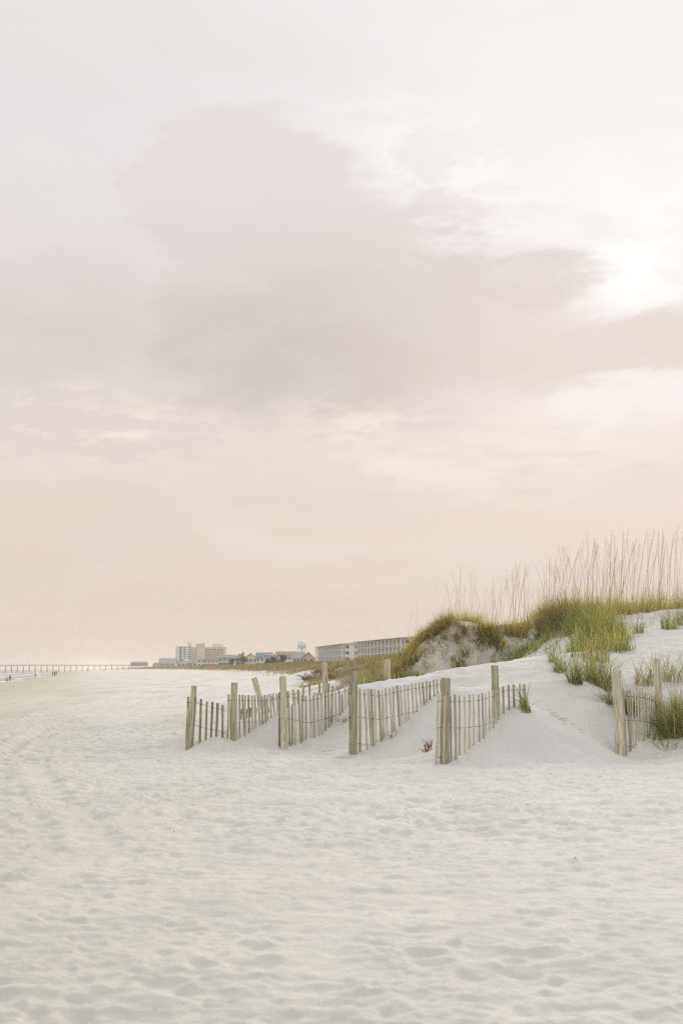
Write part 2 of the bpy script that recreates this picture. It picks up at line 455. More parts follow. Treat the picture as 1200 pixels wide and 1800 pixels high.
def principled(n, color, rough=0.8, bump=None, bstr=0.3, bdist=0.01, spec=0.3, metallic=0.0):
    p = n.n('ShaderNodeBsdfPrincipled')
    n.put(p.inputs['Base Color'], color)
    n.put(p.inputs['Roughness'], rough)
    n.put(p.inputs['Specular IOR Level'], spec)
    n.put(p.inputs['Metallic'], metallic)
    if bump is not None:
        b = n.n('ShaderNodeBump')
        n.put(b.inputs['Strength'], bstr)
        n.put(b.inputs['Distance'], bdist)
        n.put(b.inputs['Height'], bump)
        n.t.links.new(b.outputs[0], p.inputs['Normal'])
    return p.outputs[0]

def sand_build(n):
    g = n.n('ShaderNodeNewGeometry')
    pos = g.outputs['Position']
    x, y, z = n.sep(pos)
    lit = n.n('ShaderNodeAttribute')
    lit.attribute_name = 'litter'
    sc_ = n.n('ShaderNodeAttribute')
    sc_.attribute_name = 'scarp'
    a = n.noise(pos, 0.9, 5, 0.6)
    b = n.noise(pos, 9.0, 4, 0.6)
    c = n.mix(n.step(a, 0.35, 0.68), (0.69, 0.68, 0.64), (0.755, 0.74, 0.69))
    c = n.mix(n.m('MULTIPLY', n.step(b, 0.35, 0.75), 0.35), c, (0.65, 0.64, 0.61))
    mo = n.noise(n.vm('MULTIPLY', pos, (0.35, 0.07, 0.3)), 1.0, 6, 0.65)
    c = n.mix(n.m('MULTIPLY', n.step(mo, 0.42, 0.66), n.step(y, 18.0, 45.0, 0.15, 0.75)), c, (0.545, 0.515, 0.43))
    # scattered dark specks: shell and straw crumbs
    sp = n.noise(pos, 55.0, 2, 0.5)
    sp2 = n.noise(pos, 2.3, 3, 0.5)
    c = n.mix(n.m('MULTIPLY', n.step(sp, 0.70, 0.76), n.step(sp2, 0.5, 0.62, 0.0, 0.6)), c, (0.27, 0.23, 0.17))
    ln = n.noise(pos, 3.0, 4, 0.6)
    lm = n.step(n.m('ADD', lit.outputs['Fac'], n.m('SUBTRACT', ln, 0.5)), 0.35, 0.75)
    c = n.mix(n.m('MULTIPLY', lm, 0.85), c, n.mix(n.noise(pos, 0.25, 4, .6), (0.13, 0.105, 0.055), (0.23, 0.19, 0.10)))
    st = n.noise(n.vm('MULTIPLY', pos, (1.2, 1.2, 6.0)), 1.6, 5, 0.65)
    c = n.mix(n.m('MULTIPLY', sc_.outputs['Fac'], n.step(st, 0.35, 0.7, 0.35, 0.95)), c, (0.53, 0.50, 0.44))
    # damp sand near the water's edge
    s = n.m('ADD', x, n.m('ADD', n.m('MULTIPLY', y, -SHORE_B), -SHORE_A))
    wob = n.m('MULTIPLY', n.m('SUBTRACT', n.noise(n.vm('MULTIPLY', pos, (0.05, 0.012, 0.0)), 1.0, 4, 0.6), 0.5), 16.0)
    s2 = n.m('ADD', s, wob)
    damp = n.step(s2, 28.0, 9.0)
    c = n.mix(n.m('MULTIPLY', damp, 0.85), c, (0.53, 0.49, 0.37))
    wet = n.step(s2, 8.0, 1.0)
    c = n.mix(n.m('MULTIPLY', wet, 0.5), c, (0.30, 0.28, 0.22))
    rough = n.m('SUBTRACT', 0.95, n.m('MULTIPLY', wet, 0.55))
    grain = n.m('ADD', n.m('MULTIPLY', n.noise(pos, 140.0, 3, 0.6), 0.3), n.noise(pos, 22.0, 4, 0.6))
    return principled(n, c, rough, grain, 0.75, 0.022, 0.08)
M_SAND = material('sand', sand_build)

def wood_build(n, dark=(0.30, 0.27, 0.19), light=(0.72, 0.66, 0.50), moss=(0.44, 0.46, 0.27), mossy=0.45):
    t = n.n('ShaderNodeTexCoord')
    oi = n.n('ShaderNodeObjectInfo')
    o = t.outputs['Object']
    off = n.vm('ADD', o, n.xyz(n.m('MULTIPLY', oi.outputs['Random'], 37.0), 0.0, n.m('MULTIPLY', oi.outputs['Random'], 11.0)))
    grain = n.noise(n.vm('MULTIPLY', off, (42.0, 42.0, 2.4)), 1.0, 6, 0.62, 0.4)
    big = n.noise(n.vm('MULTIPLY', off, (5.0, 5.0, 2.2)), 1.0, 4, 0.6)
    c = n.mix(n.step(grain, 0.33, 0.66), dark, light)
    c = n.mix(n.m('MULTIPLY', n.step(big, 0.42, 0.62), mossy), c, moss)
    val = n.m('ADD', 0.72, n.m('MULTIPLY', oi.outputs['Random'], 0.55))
    c = n.mix(1.0, c, n.xyz(val, val, val), 'MULTIPLY')
    return principled(n, c, 0.9, grain, 0.6, 0.006, 0.15)
M_POST = material('weathered post wood', wood_build)
M_SLAT = material('weathered slat wood', wood_build, dark=(0.33, 0.30, 0.22), light=(0.68, 0.635, 0.515), moss=(0.47, 0.44, 0.33), mossy=0.45)
M_SLAT_DARK = material('dark and unlit slat wood', wood_build, dark=(0.20, 0.18, 0.13), light=(0.44, 0.40, 0.31), moss=(0.28, 0.25, 0.18), mossy=0.4)  # darker copy: the unlit look of the leftmost fence is put into the colour
M_SLAT_BROWN = material('brown slat wood', wood_build, dark=(0.22, 0.17, 0.10), light=(0.50, 0.41, 0.27), moss=(0.31, 0.25, 0.15), mossy=0.5)

def plain_build(n, color, rough=0.7, var=0.12, scale=1.5, metallic=0.0, spec=0.3):
    t = n.n('ShaderNodeTexCoord')
    a = n.noise(t.outputs['Object'], scale, 4, 0.6)
    f = n.m('ADD', 1.0 - var, n.m('MULTIPLY', a, 2 * var))
    return principled(n, n.mix(1.0, tuple(color), n.xyz(f, f, f), 'MULTIPLY'), rough, a, 0.1, 0.01, spec, metallic)
def paint(name, color, rough=0.7, var=0.12, scale=0.4, metallic=0.0, spec=0.3):
    return material(name, plain_build, color=color, rough=rough, var=var, scale=scale, metallic=metallic, spec=spec)
M_WIRE = paint('rusty wire', (0.07, 0.055, 0.04), 0.7, 0.3, 8.0, 0.3)

def blade_build(n, trans=0.52):
    at = n.n('ShaderNodeAttribute')
    at.attribute_name = 'tint'
    d = n.n('ShaderNodeBsdfDiffuse')
    t = n.n('ShaderNodeBsdfTranslucent')
    g = n.n('ShaderNodeBsdfGlossy')
    n.put(d.inputs[0], at.outputs['Color'])
    n.put(t.inputs[0], n.mix(1.0, at.outputs['Color'], (1.35, 1.25, 0.85), 'MULTIPLY'))
    g.inputs['Roughness'].default_value = 0.45
    g.inputs['Color'].default_value = (0.8, 0.8, 0.75, 1)
    mx = n.n('ShaderNodeMixShader')
    mx.inputs[0].default_value = trans
    n.t.links.new(d.outputs[0], mx.inputs[1])
    n.t.links.new(t.outputs[0], mx.inputs[2])
    m2 = n.n('ShaderNodeMixShader')
    m2.inputs[0].default_value = 0.05
    n.t.links.new(mx.outputs[0], m2.inputs[1])
    n.t.links.new(g.outputs[0], m2.inputs[2])
    return m2.outputs[0]
M_BLADE = material('grass blade', blade_build)

# ================================================================== object helpers
def link(o, parent=None):
    COL.objects.link(o)
    if parent is not None:
        o.parent = parent
    return o

def tag(o, label=None, category=None, group=None, kind=None):
    for k, v in (('label', label), ('category', category), ('group', group), ('kind', kind)):
        if v:
            o[k] = v
    return o

def thing(name, label, category, loc=(0, 0, 0), rotz=0.0, group=None):
    o = bpy.data.objects.new(name, None)
    o.empty_display_size = 0.2
    o.location = loc
    o.rotation_euler = (0, 0, rotz)
    link(o)
    return tag(o, label, category, group)

def fast_mesh(name, verts, faces, mats, smooth=False, tint=None):
    """verts (N,3) and faces (M,k) as arrays"""
    me = bpy.data.meshes.new(name)
    verts = np.asarray(verts, np.float32)
    faces = np.asarray(faces, np.int32)
    M, k = faces.shape
    me.vertices.add(len(verts))
    me.vertices.foreach_set('co', verts.ravel())
    me.loops.add(M * k)
    me.loops.foreach_set('vertex_index', faces.ravel())
    me.polygons.add(M)
    me.polygons.foreach_set('loop_start', np.arange(0, M * k, k, dtype=np.int32))
    me.polygons.foreach_set('loop_total', np.full(M, k, np.int32))
    if smooth:
        me.polygons.foreach_set('use_smooth', np.ones(M, bool))
    me.update(calc_edges=True)
    if tint is not None:
        at = me.color_attributes.new('tint', 'FLOAT_COLOR', 'POINT')
        c = np.ones((len(verts), 4), np.float32)
        c[:, :3] = tint
        at.data.foreach_set('color', c.ravel())
    for m in (mats if isinstance(mats, (list, tuple)) else [mats]):
        me.materials.append(m)
    return me

def obj(name, me, parent=None, loc=None):
    o = bpy.data.objects.new(name, me)
    if loc is not None:
        o.location = loc
    return link(o, parent)

class MB:
    """collects boxes, prisms, tubes into one mesh"""
    def __init__(self):
        self.v, self.f = [], []
    def add(self, vs, fs):
        b = len(self.v)
        self.v += [tuple(p) for p in vs]
        self.f += [tuple(i + b for i in f) for f in fs]
        return self
    def box(self, x0, x1, y0, y1, z0, z1):
        vs = [(x0, y0, z0), (x1, y0, z0), (x1, y1, z0), (x0, y1, z0), (x0, y0, z1), (x1, y0, z1), (x1, y1, z1), (x0, y1, z1)]
        return self.add(vs, [(0, 3, 2, 1), (4, 5, 6, 7), (0, 1, 5, 4), (1, 2, 6, 5), (2, 3, 7, 6), (3, 0, 4, 7)])
    def gable(self, x0, x1, y0, y1, z0, z1, along='x', over=0.3, th=0.18):
        """pitched roof with thickness; ridge along x or y"""
        if along == 'x':
            ym = (y0 + y1) / 2
            pr = [(y0 - over, z0 - 0.0), (ym, z1), (y1 + over, z0 - 0.0), (y1 + over, z0 - th), (ym, z1 - th), (y0 - over, z0 - th)]
            vs = [(x0 - over, p, q) for p, q in pr] + [(x1 + over, p, q) for p, q in pr]
        else:
            xm = (x0 + x1) / 2
            pr = [(x0 - over, z0), (xm, z1), (x1 + over, z0), (x1 + over, z0 - th), (xm, z1 - th), (x0 - over, z0 - th)]
            vs = [(p, y0 - over, q) for p, q in pr] + [(p, y1 + over, q) for p, q in pr]
        n = 6
        fs = [(i, (i + 1) % n, (i + 1) % n + n, i + n) for i in range(n)]
        fs += [(0, 5, 4, 1), (1, 4, 3, 2), (6, 7, 10, 11), (7, 8, 9, 10)]
        return self.add(vs, fs)
    def gable_wall(self, x0, x1, y0, y1, z0, z1, along='x'):
        """the triangular wall ends as a closed prism under the roof"""
        if along == 'x':
            ym = (y0 + y1) / 2
            vs = [(x, p, q) for x in (x0, x1) for p, q in ((y0, z0), (y1, z0), (ym, z1))]
        else:
            xm = (x0 + x1) / 2
            vs = [(p, y, q) for y in (y0, y1) for p, q in ((x0, z0), (x1, z0), (xm, z1))]
        return self.add(vs, [(0, 1, 2), (3, 5, 4), (0, 3, 4, 1), (1, 4, 5, 2), (2, 5, 3, 0)])
    def hip(self, x0, x1, y0, y1, z0, z1, over=0.4, ridge=0.45):
        x0, x1, y0, y1 = x0 - over, x1 + over, y0 - over, y1 + over
        w = (x1 - x0) * (1 - ridge) / 2
        ym = (y0 + y1) / 2
        vs = [(x0, y0, z0 - .15), (x1, y0, z0 - .15), (x1, y1, z0 - .15), (x0, y1, z0 - .15), (x0, y0, z0), (x1, y0, z0), (x1, y1, z0), (x0, y1, z0), (x0 + w, ym, z1), (x1 - w, ym, z1)]
        return self.add(vs, [(0, 3, 2, 1), (0, 1, 5, 4), (1, 2, 6, 5), (2, 3, 7, 6), (3, 0, 4, 7), (4, 5, 9, 8), (5, 6, 9), (6, 7, 8, 9), (7, 4, 8)])
    def tube(self, pts, rad, n=8, cap=True):
        pts = [Vector(p) for p in pts]
        rad = rad if isinstance(rad, (list, tuple)) else [rad] * len(pts)
        vs, fs = [], []
        for i, p in enumerate(pts):
            d = (pts[min(i + 1, len(pts) - 1)] - pts[max(i - 1, 0)]).normalized()
            a = d.orthogonal().normalized() if abs(d.z) < 0.9 else Vector((1, 0, 0))
            a = (a - d * a.dot(d)).normalized()
            b = d.cross(a)
            for k in range(n):
                t = 2 * math.pi * k / n
                vs.append(p + (a * math.cos(t) + b * math.sin(t)) * rad[i])
        for i in range(len(pts) - 1):
            for k in range(n):
                fs.append((i * n + k, i * n + (k + 1) % n, (i + 1) * n + (k + 1) % n, (i + 1) * n + k))
        if cap:
            fs.append(tuple(reversed(range(n))))
            fs.append(tuple(range((len(pts) - 1) * n, len(pts) * n)))
        return self.add(vs, fs)
    def lathe(self, prof, n=20):
        vs = [(r * math.cos(2 * math.pi * k / n), r * math.sin(2 * math.pi * k / n), z) for r, z in prof for k in range(n)]
        fs = [(i * n + k, i * n + (k + 1) % n, (i + 1) * n + (k + 1) % n, (i + 1) * n + k) for i in range(len(prof) - 1) for k in range(n)]
        fs.append(tuple(reversed(range(n))))
        fs.append(tuple(range((len(prof) - 1) * n, len(prof) * n)))
        return self.add(vs, fs)
    def mesh(self, name, mat, smooth=False):
        me = bpy.data.meshes.new(name)
        me.from_pydata(self.v, [], self.f)
        for m in (mat if isinstance(mat, (list, tuple)) else [mat]):
            me.materials.append(m)
        if smooth:
            me.polygons.foreach_set('use_smooth', [True] * len(me.polygons))
        return me
    def build(self, name, mat, parent=None, smooth=False, loc=None):
        return obj(name, self.mesh(name, mat, smooth), parent, loc)

# ================================================================== ground sheet
def build_ground():
    ang = list(np.arange(-16.5, 16.5001, 33.0 / 470))
    a = 16.5
    st = 0.09
    out = []
    while a < 180:
        st = min(st * 1.22, 6.0)
        a += st
        out.append(min(a, 180.0))
    ang = np.array(sorted([-q for q in out if q < 180] + ang + out))
    rr = [0.4, 0.9, 1.6, 2.4, 3.2, 4.0]
    while rr[-1] < 5200:
        r = rr[-1]
        if r < 42:
            d = min(max(r * r / 2131 * 0.95, 0.016), 0.085)
        elif r < 130:
            d = 0.085 + (r - 42) * 0.008
        else:
            d = r * 0.022
        rr.append(r + d)
    rr = np.array(rr)
    A, B = np.meshgrid(np.radians(ang), rr)
    x, y = (np.sin(A) * B).ravel(), (np.cos(A) * B).ravel()
    z = ground_z(x, y)
    nr, na = len(rr), len(ang)
    i = np.arange(nr - 1)[:, None] * na + np.arange(na - 1)[None, :]
    f = np.stack([i, i + 1, i + na + 1, i + na], -1).reshape(-1, 4)[:, ::-1]
    me = fast_mesh('beach_sand', np.stack([x, y, z], 1), f, M_SAND, smooth=True)
    at = me.attributes.new('litter', 'FLOAT', 'POINT')
    at.data.foreach_set('value', litter(x, y).astype(np.float32))
    at = me.attributes.new('scarp', 'FLOAT', 'POINT')
    at.data.foreach_set('value', (sstep(y, 36.6, 37.6) * (1 - sstep(y, 39.6, 40.4)) * sstep(x, 1.3, 2.0) * (1 - sstep(x, 4.8, 5.6))).astype(np.float32))
    o = obj('beach_sand', me)
    tag(o, kind='structure')
    print('ground quads', len(f))
build_ground()

# ================================================================== sea
def sea_build(n):
    g = n.n('ShaderNodeNewGeometry')
    pos = g.outputs['Position']
    x, y, z = n.sep(pos)
    s = n.m('ADD', x, n.m('ADD', n.m('MULTIPLY', y, -SHORE_B), -SHORE_A))
    along = n.vm('MULTIPLY', pos, (0.06, 0.012, 0.0))
    wob = n.m('MULTIPLY', n.m('SUBTRACT', n.noise(along, 1.0, 5, 0.6), 0.5), 26.0)
    q = n.m('ADD', s, wob)
    band = n.m('SINE', n.m('MULTIPLY', q, 0.30))
    foam = n.m('MULTIPLY', n.step(band, 0.25, 0.9), n.step(q, -85.0, -30.0))
    foam = n.m('MAXIMUM', foam, n.step(q, -9.0, -1.0))
    tear = n.noise(n.vm('MULTIPLY', pos, (0.5, 0.09, 0.5)), 1.0, 6, 0.65)
    foam = n.m('MULTIPLY', foam, n.step(tear, 0.36, 0.55))
    c = n.mix(foam, (0.14, 0.19, 0.18), (0.80, 0.80, 0.78))
    rough = n.m('ADD', 0.18, n.m('MULTIPLY', foam, 0.6))
    bump = n.noise(n.vm('MULTIPLY', pos, (0.5, 0.22, 0.5)), 1.0, 6, 0.6)
    return principled(n, c, rough, bump, 0.8, 0.6, 0.5)
M_SEA = material('sea water', sea_build)
def build_sea():
    ss = [6, 3, 0, -2, -4, -6, -8, -10, -12, -14, -16, -18, -20, -22, -24, -27, -30, -33, -36, -39, -42, -46, -50, -55, -60, -70, -85, -110, -150, -220, -400, -900, -2200, -6000, -11500]
    yy = list(np.arange(-600, 60, 40.)) + list(np.arange(60, 1700, 7.)) + list(np.geomspace(1700, 11500, 30))
    S, Y = np.meshgrid(np.array(ss, float), np.array(yy))
    X = SHORE_A + SHORE_B * Y + S
    wave = np.zeros_like(S)
    for c0, amp, w in ((-8, .28, 2.2), (-21, .5, 2.6), (-36, .45, 3.0), (-52, .3, 4)):
        cc = c0 + 9 * vnoise(Y / 90, Y * 0 + c0, 7) + 3 * vnoise(Y / 22, Y * 0 + c0, 8)
        wave += amp * (0.55 + 0.9 * vnoise(Y / 45, Y * 0 + c0, 9)) * np.exp(-((S - cc) / w) ** 2)
    Z = SEA_Z + wave
    ny, ns = S.shape
    i = np.arange(ny - 1)[:, None] * ns + np.arange(ns - 1)[None, :]
    f = np.stack([i, i + ns, i + ns + 1, i + 1], -1).reshape(-1, 4)[:, ::-1]
    me = fast_mesh('sea', np.stack([X.ravel(), Y.ravel(), Z.ravel()], 1), f[:, ::-1], M_SEA, smooth=True)
    tag(obj('sea', me), kind='structure')
build_sea()

# ================================================================== sand fences
def slat_mesh(k, mat):
    r = random.Random(k)
    w, t, h = 0.0225 + r.uniform(-.002, .003), 0.006, 1.25
    b = bmesh.new()
    rings = []
    for i in range(5):
        z = -h + h * i / 4
        bow = 0.008 * math.sin(i / 4 * math.pi) * r.uniform(-1, 1)
        ww = w * (1 + r.uniform(-.08, .08))
        tw = r.uniform(-.1, .1)
        ring = []
        for sx, sy in ((-1, -1), (1, -1), (1, 1), (-1, 1)):
            x, y = sx * ww, sy * t
            dz = r.uniform(-.012, .004) if i == 4 else 0
            ring.append(b.verts.new((x * math.cos(tw) - y * math.sin(tw) + bow, x * math.sin(tw) + y * math.cos(tw) + bow * .6, z + dz)))
        rings.append(ring)
    for a, c in zip(rings[:-1], rings[1:]):
        for i in range(4):
            b.faces.new((a[i], a[(i + 1) % 4], c[(i + 1) % 4], c[i]))
    b.faces.new(rings[-1])
    b.faces.new(list(reversed(rings[0])))
    me = bpy.data.meshes.new('slat')
    b.to_mesh(me)
    b.free()
    me.materials.append(mat)
    return me
SLATS = {m.name: [slat_mesh(k, m) for k in range(6)] for m in (M_SLAT, M_SLAT_DARK, M_SLAT_BROWN)}

def post_mesh(r, h, seed):
    q = random.Random(seed)
    n = 14
    vs, fs = [], []
    zs = [0, h * .25, h * .5, h * .75, h - .012, h]
    lump = [1 + q.uniform(-.05, .05) for _ in range(n)]
    crack = q.randrange(n)
    for j, z in enumerate(zs):
        rr = r * (1.04 - 0.06 * z / h) * (0.93 if j == 5 else 1)
        ox, oy = q.uniform(-.006, .006), q.uniform(-.006, .006)
        for k in range(n):
            t = 2 * math.pi * k / n
            s = lump[k] * (0.86 if k == crack else 1)
            vs.append((ox + rr * s * math.cos(t), oy + rr * s * math.sin(t), z + (q.uniform(-.006, .006) if j == 5 else 0)))
    for j in range(len(zs) - 1):
        for k in range(n):
            fs.append((j * n + k, j * n + (k + 1) % n, (j + 1) * n + (k + 1) % n, (j + 1) * n + k))
    fs.append(tuple(range((len(zs) - 1) * n, len(zs) * n)))
    me = bpy.data.meshes.new('post')
    me.from_pydata(vs, [], fs)
    me.materials.append(M_POST)
    return me

def add_post(parent, ub, vb, ut, vt, Y, r, seed, lean_y=0.0):
    top, bot = survey(ut, vt, Y), survey(ub, vb, Y)
    bot.y -= lean_y
    d = (top - bot).normalized()
    bot = bot - d * 0.45
    o = obj('post', post_mesh(r * .92, (top - bot).length, seed), parent)
    o.rotation_mode = 'QUATERNION'
    o.rotation_quaternion = Vector((0, 0, 1)).rotation_difference(d)
    o.location = bot - parent.location
    return o

def sand_fence(label, path, n, posts, mats, lean=(0.0, 0.0), wires=(0.10, 0.52, 0.98), jitter=0.012, seed=1, group='sand fences'):
    """path: list of (u, v_top, Y, lean) sightings along the tops of the slats"""
    q = random.Random(seed)
    p0 = survey(path[0][0], path[0][1], path[0][2])
    root = thing('sand_fence', label, 'fence', (p0.x, p0.y, gz(p0.x, p0.y)), 0, group)
    for i, pp in enumerate(posts):
        add_post(root, *pp, seed * 10 + i)
    pts = [survey(*p[:3]) for p in path]
    L = [p[3] if len(p) > 3 else 0.0 for p in path]
    acc = [0.0]
    for a, b in zip(pts[:-1], pts[1:]):
        acc.append(acc[-1] + Vector((b.x - a.x, b.y - a.y)).length)
    def at(s):
        s = min(max(s, 0), acc[-1])
        for i in range(len(pts) - 1):
            if s <= acc[i + 1] or i == len(pts) - 2:
                t = (s - acc[i]) / max(acc[i + 1] - acc[i], 1e-6)
                p = pts[i].lerp(pts[i + 1], t)
                d = pts[i + 1] - pts[i]
                return p, math.atan2(d.y, d.x), L[i] * (1 - t) + L[i + 1] * t
    tops = []
    for k in range(n):
        s = acc[-1] * (k + q.uniform(-.12, .12)) / (n - 1)
        p, th, ln = at(s)
        p = p.copy()
        zc = p.z
        p.z += q.uniform(-jitter, jitter)
        if 1 < k < n - 2 and q.random() < .025:
            p.z -= q.uniform(.05, .28)          # a broken top
        m = mats if not isinstance(mats, list) else q.choice(mats)
        o = obj('slat', q.choice(SLATS[m.name]), root)
        o.location = p - root.location
        # the top is fixed, the foot swings: lean is the sideways slope of the slat
        o.rotation_euler = (lean[1] + q.uniform(-.03, .03), ln + lean[0] + q.uniform(-.035, .035), th + q.uniform(-.12, .12))
        tops.append((Vector((p.x, p.y, zc)), th, ln))
    for wz in wires:
        pl = []
        for p, th, ln in tops:
            nrm = Vector((-math.sin(th), math.cos(th), 0))
            tg = Vector((math.cos(th), math.sin(th), 0))
            c = Vector((p.x, p.y, p.z)) - Vector((0, 0, wz)) - tg * ln * wz
            side = 0.012 if len(pl) % 4 < 2 else -0.012
            pl.append(c - root.location - nrm * side - tg * 0.03)
            pl.append(c - root.location - nrm * side + tg * 0.03 + Vector((0, 0, q.uniform(-.004, .004))))
        m = MB()
        m.tube(pl, 0.0034, 5)
        m.build('wire', M_WIRE, root)
    # turns of wire holding the fence to its posts
    return root

sand_fence('leftmost sand fence, seven dark widely spaced slats between two weathered posts',
           [(331, 1226, 27.15, 0.02), (346, 1226, 27.15, 0.04), (358, 1231, 27.25, 0.03), (375, 1235, 27.4, 0.02), (402, 1242, 27.6, 0.0)], 8,
           [(335, 1314, 341, 1206, 27.2, 0.062)], M_SLAT_DARK, seed=1)
sand_fence('short sand fence with tilting pale slats beside the green leaning post',
           [(401, 1222, 27.45, 0.0), (415, 1222, 27.55, -0.03), (440, 1222, 27.85, -0.06), (462, 1223, 28.1, -0.10), (478, 1220, 28.3, -0.09), (491, 1217, 28.45, -0.05)], 17,
           [(409, 1298, 412, 1200, 27.5, 0.066)], M_SLAT, seed=2)
sand_fence('sand fence starting at the greenish post, in front of a second brown fence',
           [(491, 1217, 27.2, -0.02), (505, 1215, 27.3, -0.05), (540, 1224, 27.7, -0.05), (572, 1216, 28.0, -0.05), (612, 1204, 28.5, -0.04)], 20,
           [(499, 1314, 497, 1189, 27.2, 0.07)], M_SLAT, seed=3)
sand_fence('longest sand fence with dense pale slats climbing the drift to the right',
           [(613, 1209, 25.15, 0.0), (628, 1209, 25.3, -0.05), (665, 1214, 25.7, -0.05), (700, 1206, 26.05, -0.06), (735, 1200, 26.4, -0.06), (774, 1194, 26.8, -0.04)], 26,
           [(621, 1325, 621, 1180, 25.2, 0.08)], M_SLAT, seed=4)
sand_fence('nearest sand fence at the front, two thick posts, curving up to a grass tuft',
           [(770, 1222, 22.85, 0.01), (782, 1222, 22.9, 0.0), (810, 1223, 23.25, 0.0), (840, 1221, 23.65, 0.0), (868, 1214, 24.15, -0.03), (880, 1206, 24.55, -0.01), (900, 1203, 24.75, -0.02), (921, 1202, 24.95, -0.04)], 21,
           [(780, 1340, 783, 1192, 22.98, 0.084), (871, 1262, 869, 1170, 24.5, 0.068)], M_SLAT, seed=5)
sand_fence('right sand fence running back between grass tufts, split grey post in front',
           [(1086, 1213, 24.95, -0.05), (1100, 1214, 25.1, -0.05), (1125, 1216, 25.7, -0.06), (1145, 1221, 26.3, -0.05), (1156, 1230, 26.8, -0.03), (1168, 1241, 27.4, 0.0)], 22,
           [(1090, 1326, 1083, 1180, 25.0, 0.088), (1158, 1240, 1155, 1157, 27.1, 0.075)], M_SLAT, seed=6)
sand_fence('half buried brown sand fence in the back row, behind the others, with four posts',
           [(424, 1244, 29.6, 0.1), (445, 1245, 29.5, 0.08), (470, 1226, 29.6, -0.25), (500, 1215, 29.6, -0.05), (540, 1207, 29.6, 0.0), (570, 1197, 29.6, 0.02), (600, 1204, 29.9, 0.0), (640, 1195, 30.2, 0.03), (680, 1190, 30.4, 0.0), (700, 1188, 30.6, 0.0)], 34,
           [(463, 1246, 446, 1192, 29.5, 0.062), (572, 1224, 570, 1165, 29.6, 0.066), (681, 1215, 680, 1160, 30.4, 0.074), (838, 1190, 838, 1150, 33.0, 0.072)], [M_SLAT_BROWN, M_SLAT], jitter=0.05, seed=7)

# ================================================================== grass
GREEN = [(0.16, 0.23, 0.06), (0.21, 0.28, 0.075), (0.11, 0.165, 0.05), (0.27, 0.32, 0.10)]
OLIVE = [(0.32, 0.31, 0.10), (0.38, 0.36, 0.13), (0.23, 0.23, 0.08), (0.44, 0.41, 0.16)]
STRAW = [(0.52, 0.43, 0.24), (0.45, 0.37, 0.20), (0.36, 0.28, 0.14)]
BROWN = [(0.20, 0.14, 0.075), (0.15, 0.105, 0.055), (0.27, 0.20, 0.11)]
GOLD = [(0.28, 0.23, 0.12), (0.22, 0.18, 0.09), (0.19, 0.15, 0.08)]

def pick(n, mix, r=rng):
    """mix: list of (palette, weight)"""
    w = np.array([m[1] for m in mix], float)
    k = r.choice(len(mix), n, p=w / w.sum())
    out = np.zeros((n, 3))
    for i, (pal, _) in enumerate(mix):
        sel = np.nonzero(k == i)[0]
        pa_ = np.array(pal)
        out[sel] = pa_[r.integers(0, len(pa_), len(sel))]
    return out * r.uniform(0.75, 1.25, (n, 1))

def blade_arrays(pos, h, w, az, lean, droop, col, segs=4, r=rng):
    """curved tapering blades; lean is sideways reach per height, droop bends the tip down"""
    n = len(pos)
    t = np.linspace(0, 1, segs + 1)[None, :]
    reach = (lean * h)[:, None] * (t ** 1.7)
    dirx, diry = np.cos(az)[:, None], np.sin(az)[:, None]
    cxp = pos[:, 0:1] + dirx * reach
    cyp = pos[:, 1:2] + diry * reach
    czp = pos[:, 2:3] + h[:, None] * (t - droop[:, None] * t ** 2.4)
    fa = r.uniform(0, math.pi, n)[:, None]
    hw = w[:, None] * (1 - 0.9 * t ** 1.4) * 0.5
    sx, sy = np.cos(fa) * hw, np.sin(fa) * hw
    V = np.empty((n, segs + 1, 2, 3))
    V[:, :, 0] = np.stack([cxp - sx, cyp - sy, czp], -1)
    V[:, :, 1] = np.stack([cxp + sx, cyp + sy, czp], -1)
    b = np.arange(n)[:, None] * (segs + 1) * 2 + np.arange(segs)[None, :] * 2
    Fc = np.stack([b, b + 1, b + 3, b + 2], -1).reshape(-1, 4)
    C = np.repeat(col, (segs + 1) * 2, axis=0)
    return V.reshape(-1, 3), Fc, C

def join_arrays(parts):
    vs, fs, cs, off = [], [], [], 0
    for v, f, c in parts:
        vs.append(v); fs.append(f + off); cs.append(c)
        off += len(v)
    return np.concatenate(vs), np.concatenate(fs), np.concatenate(cs)

def tuft(label, x, y, n, h, spread, mix, w=0.009, lean=0.55, name='grass_tuft', group=None, bias=None, rad=0.07, seed=0):
    r = np.random.default_rng(1000 + seed)
    n = int(n * 2.6)
    h *= 1.2
    w *= 1.3
    lean *= 1.25
    rad *= 1.35
    z0 = gz(x, y)
    a = r.uniform(0, 2 * math.pi, n)
    rr = rad * np.sqrt(r.uniform(0, 1, n))
    p = np.stack([np.cos(a) * rr, np.sin(a) * rr * 1.3, np.full(n, -0.03)], 1)
    hh = h * r.uniform(0.45, 1.0, n)
    az_ = r.uniform(0, 2 * math.pi, n)
    if bias is not None:
        az_ = bias + r.normal(0, 0.9, n)
    ln = np.abs(r.normal(0, lean * 1.3, n)) + 0.05
    dr = np.clip(r.normal(0.12, 0.15, n) + 0.25 * ln, 0, 0.75)
    v, f, c = blade_arrays(p, hh, w * r.uniform(0.6, 1.3, n), az_, ln, dr, pick(n, mix, r), 5, r)
    o = obj(name, fast_mesh(name, v, f, M_BLADE, tint=c), None, (x, y, z0))
    return tag(o, label, 'grass tuft', group)

def utuft(label, u, v, Y, *a, **k):
    p = survey(u, v, Y)
    return tuft(label, p.x, p.y, *a, **k)

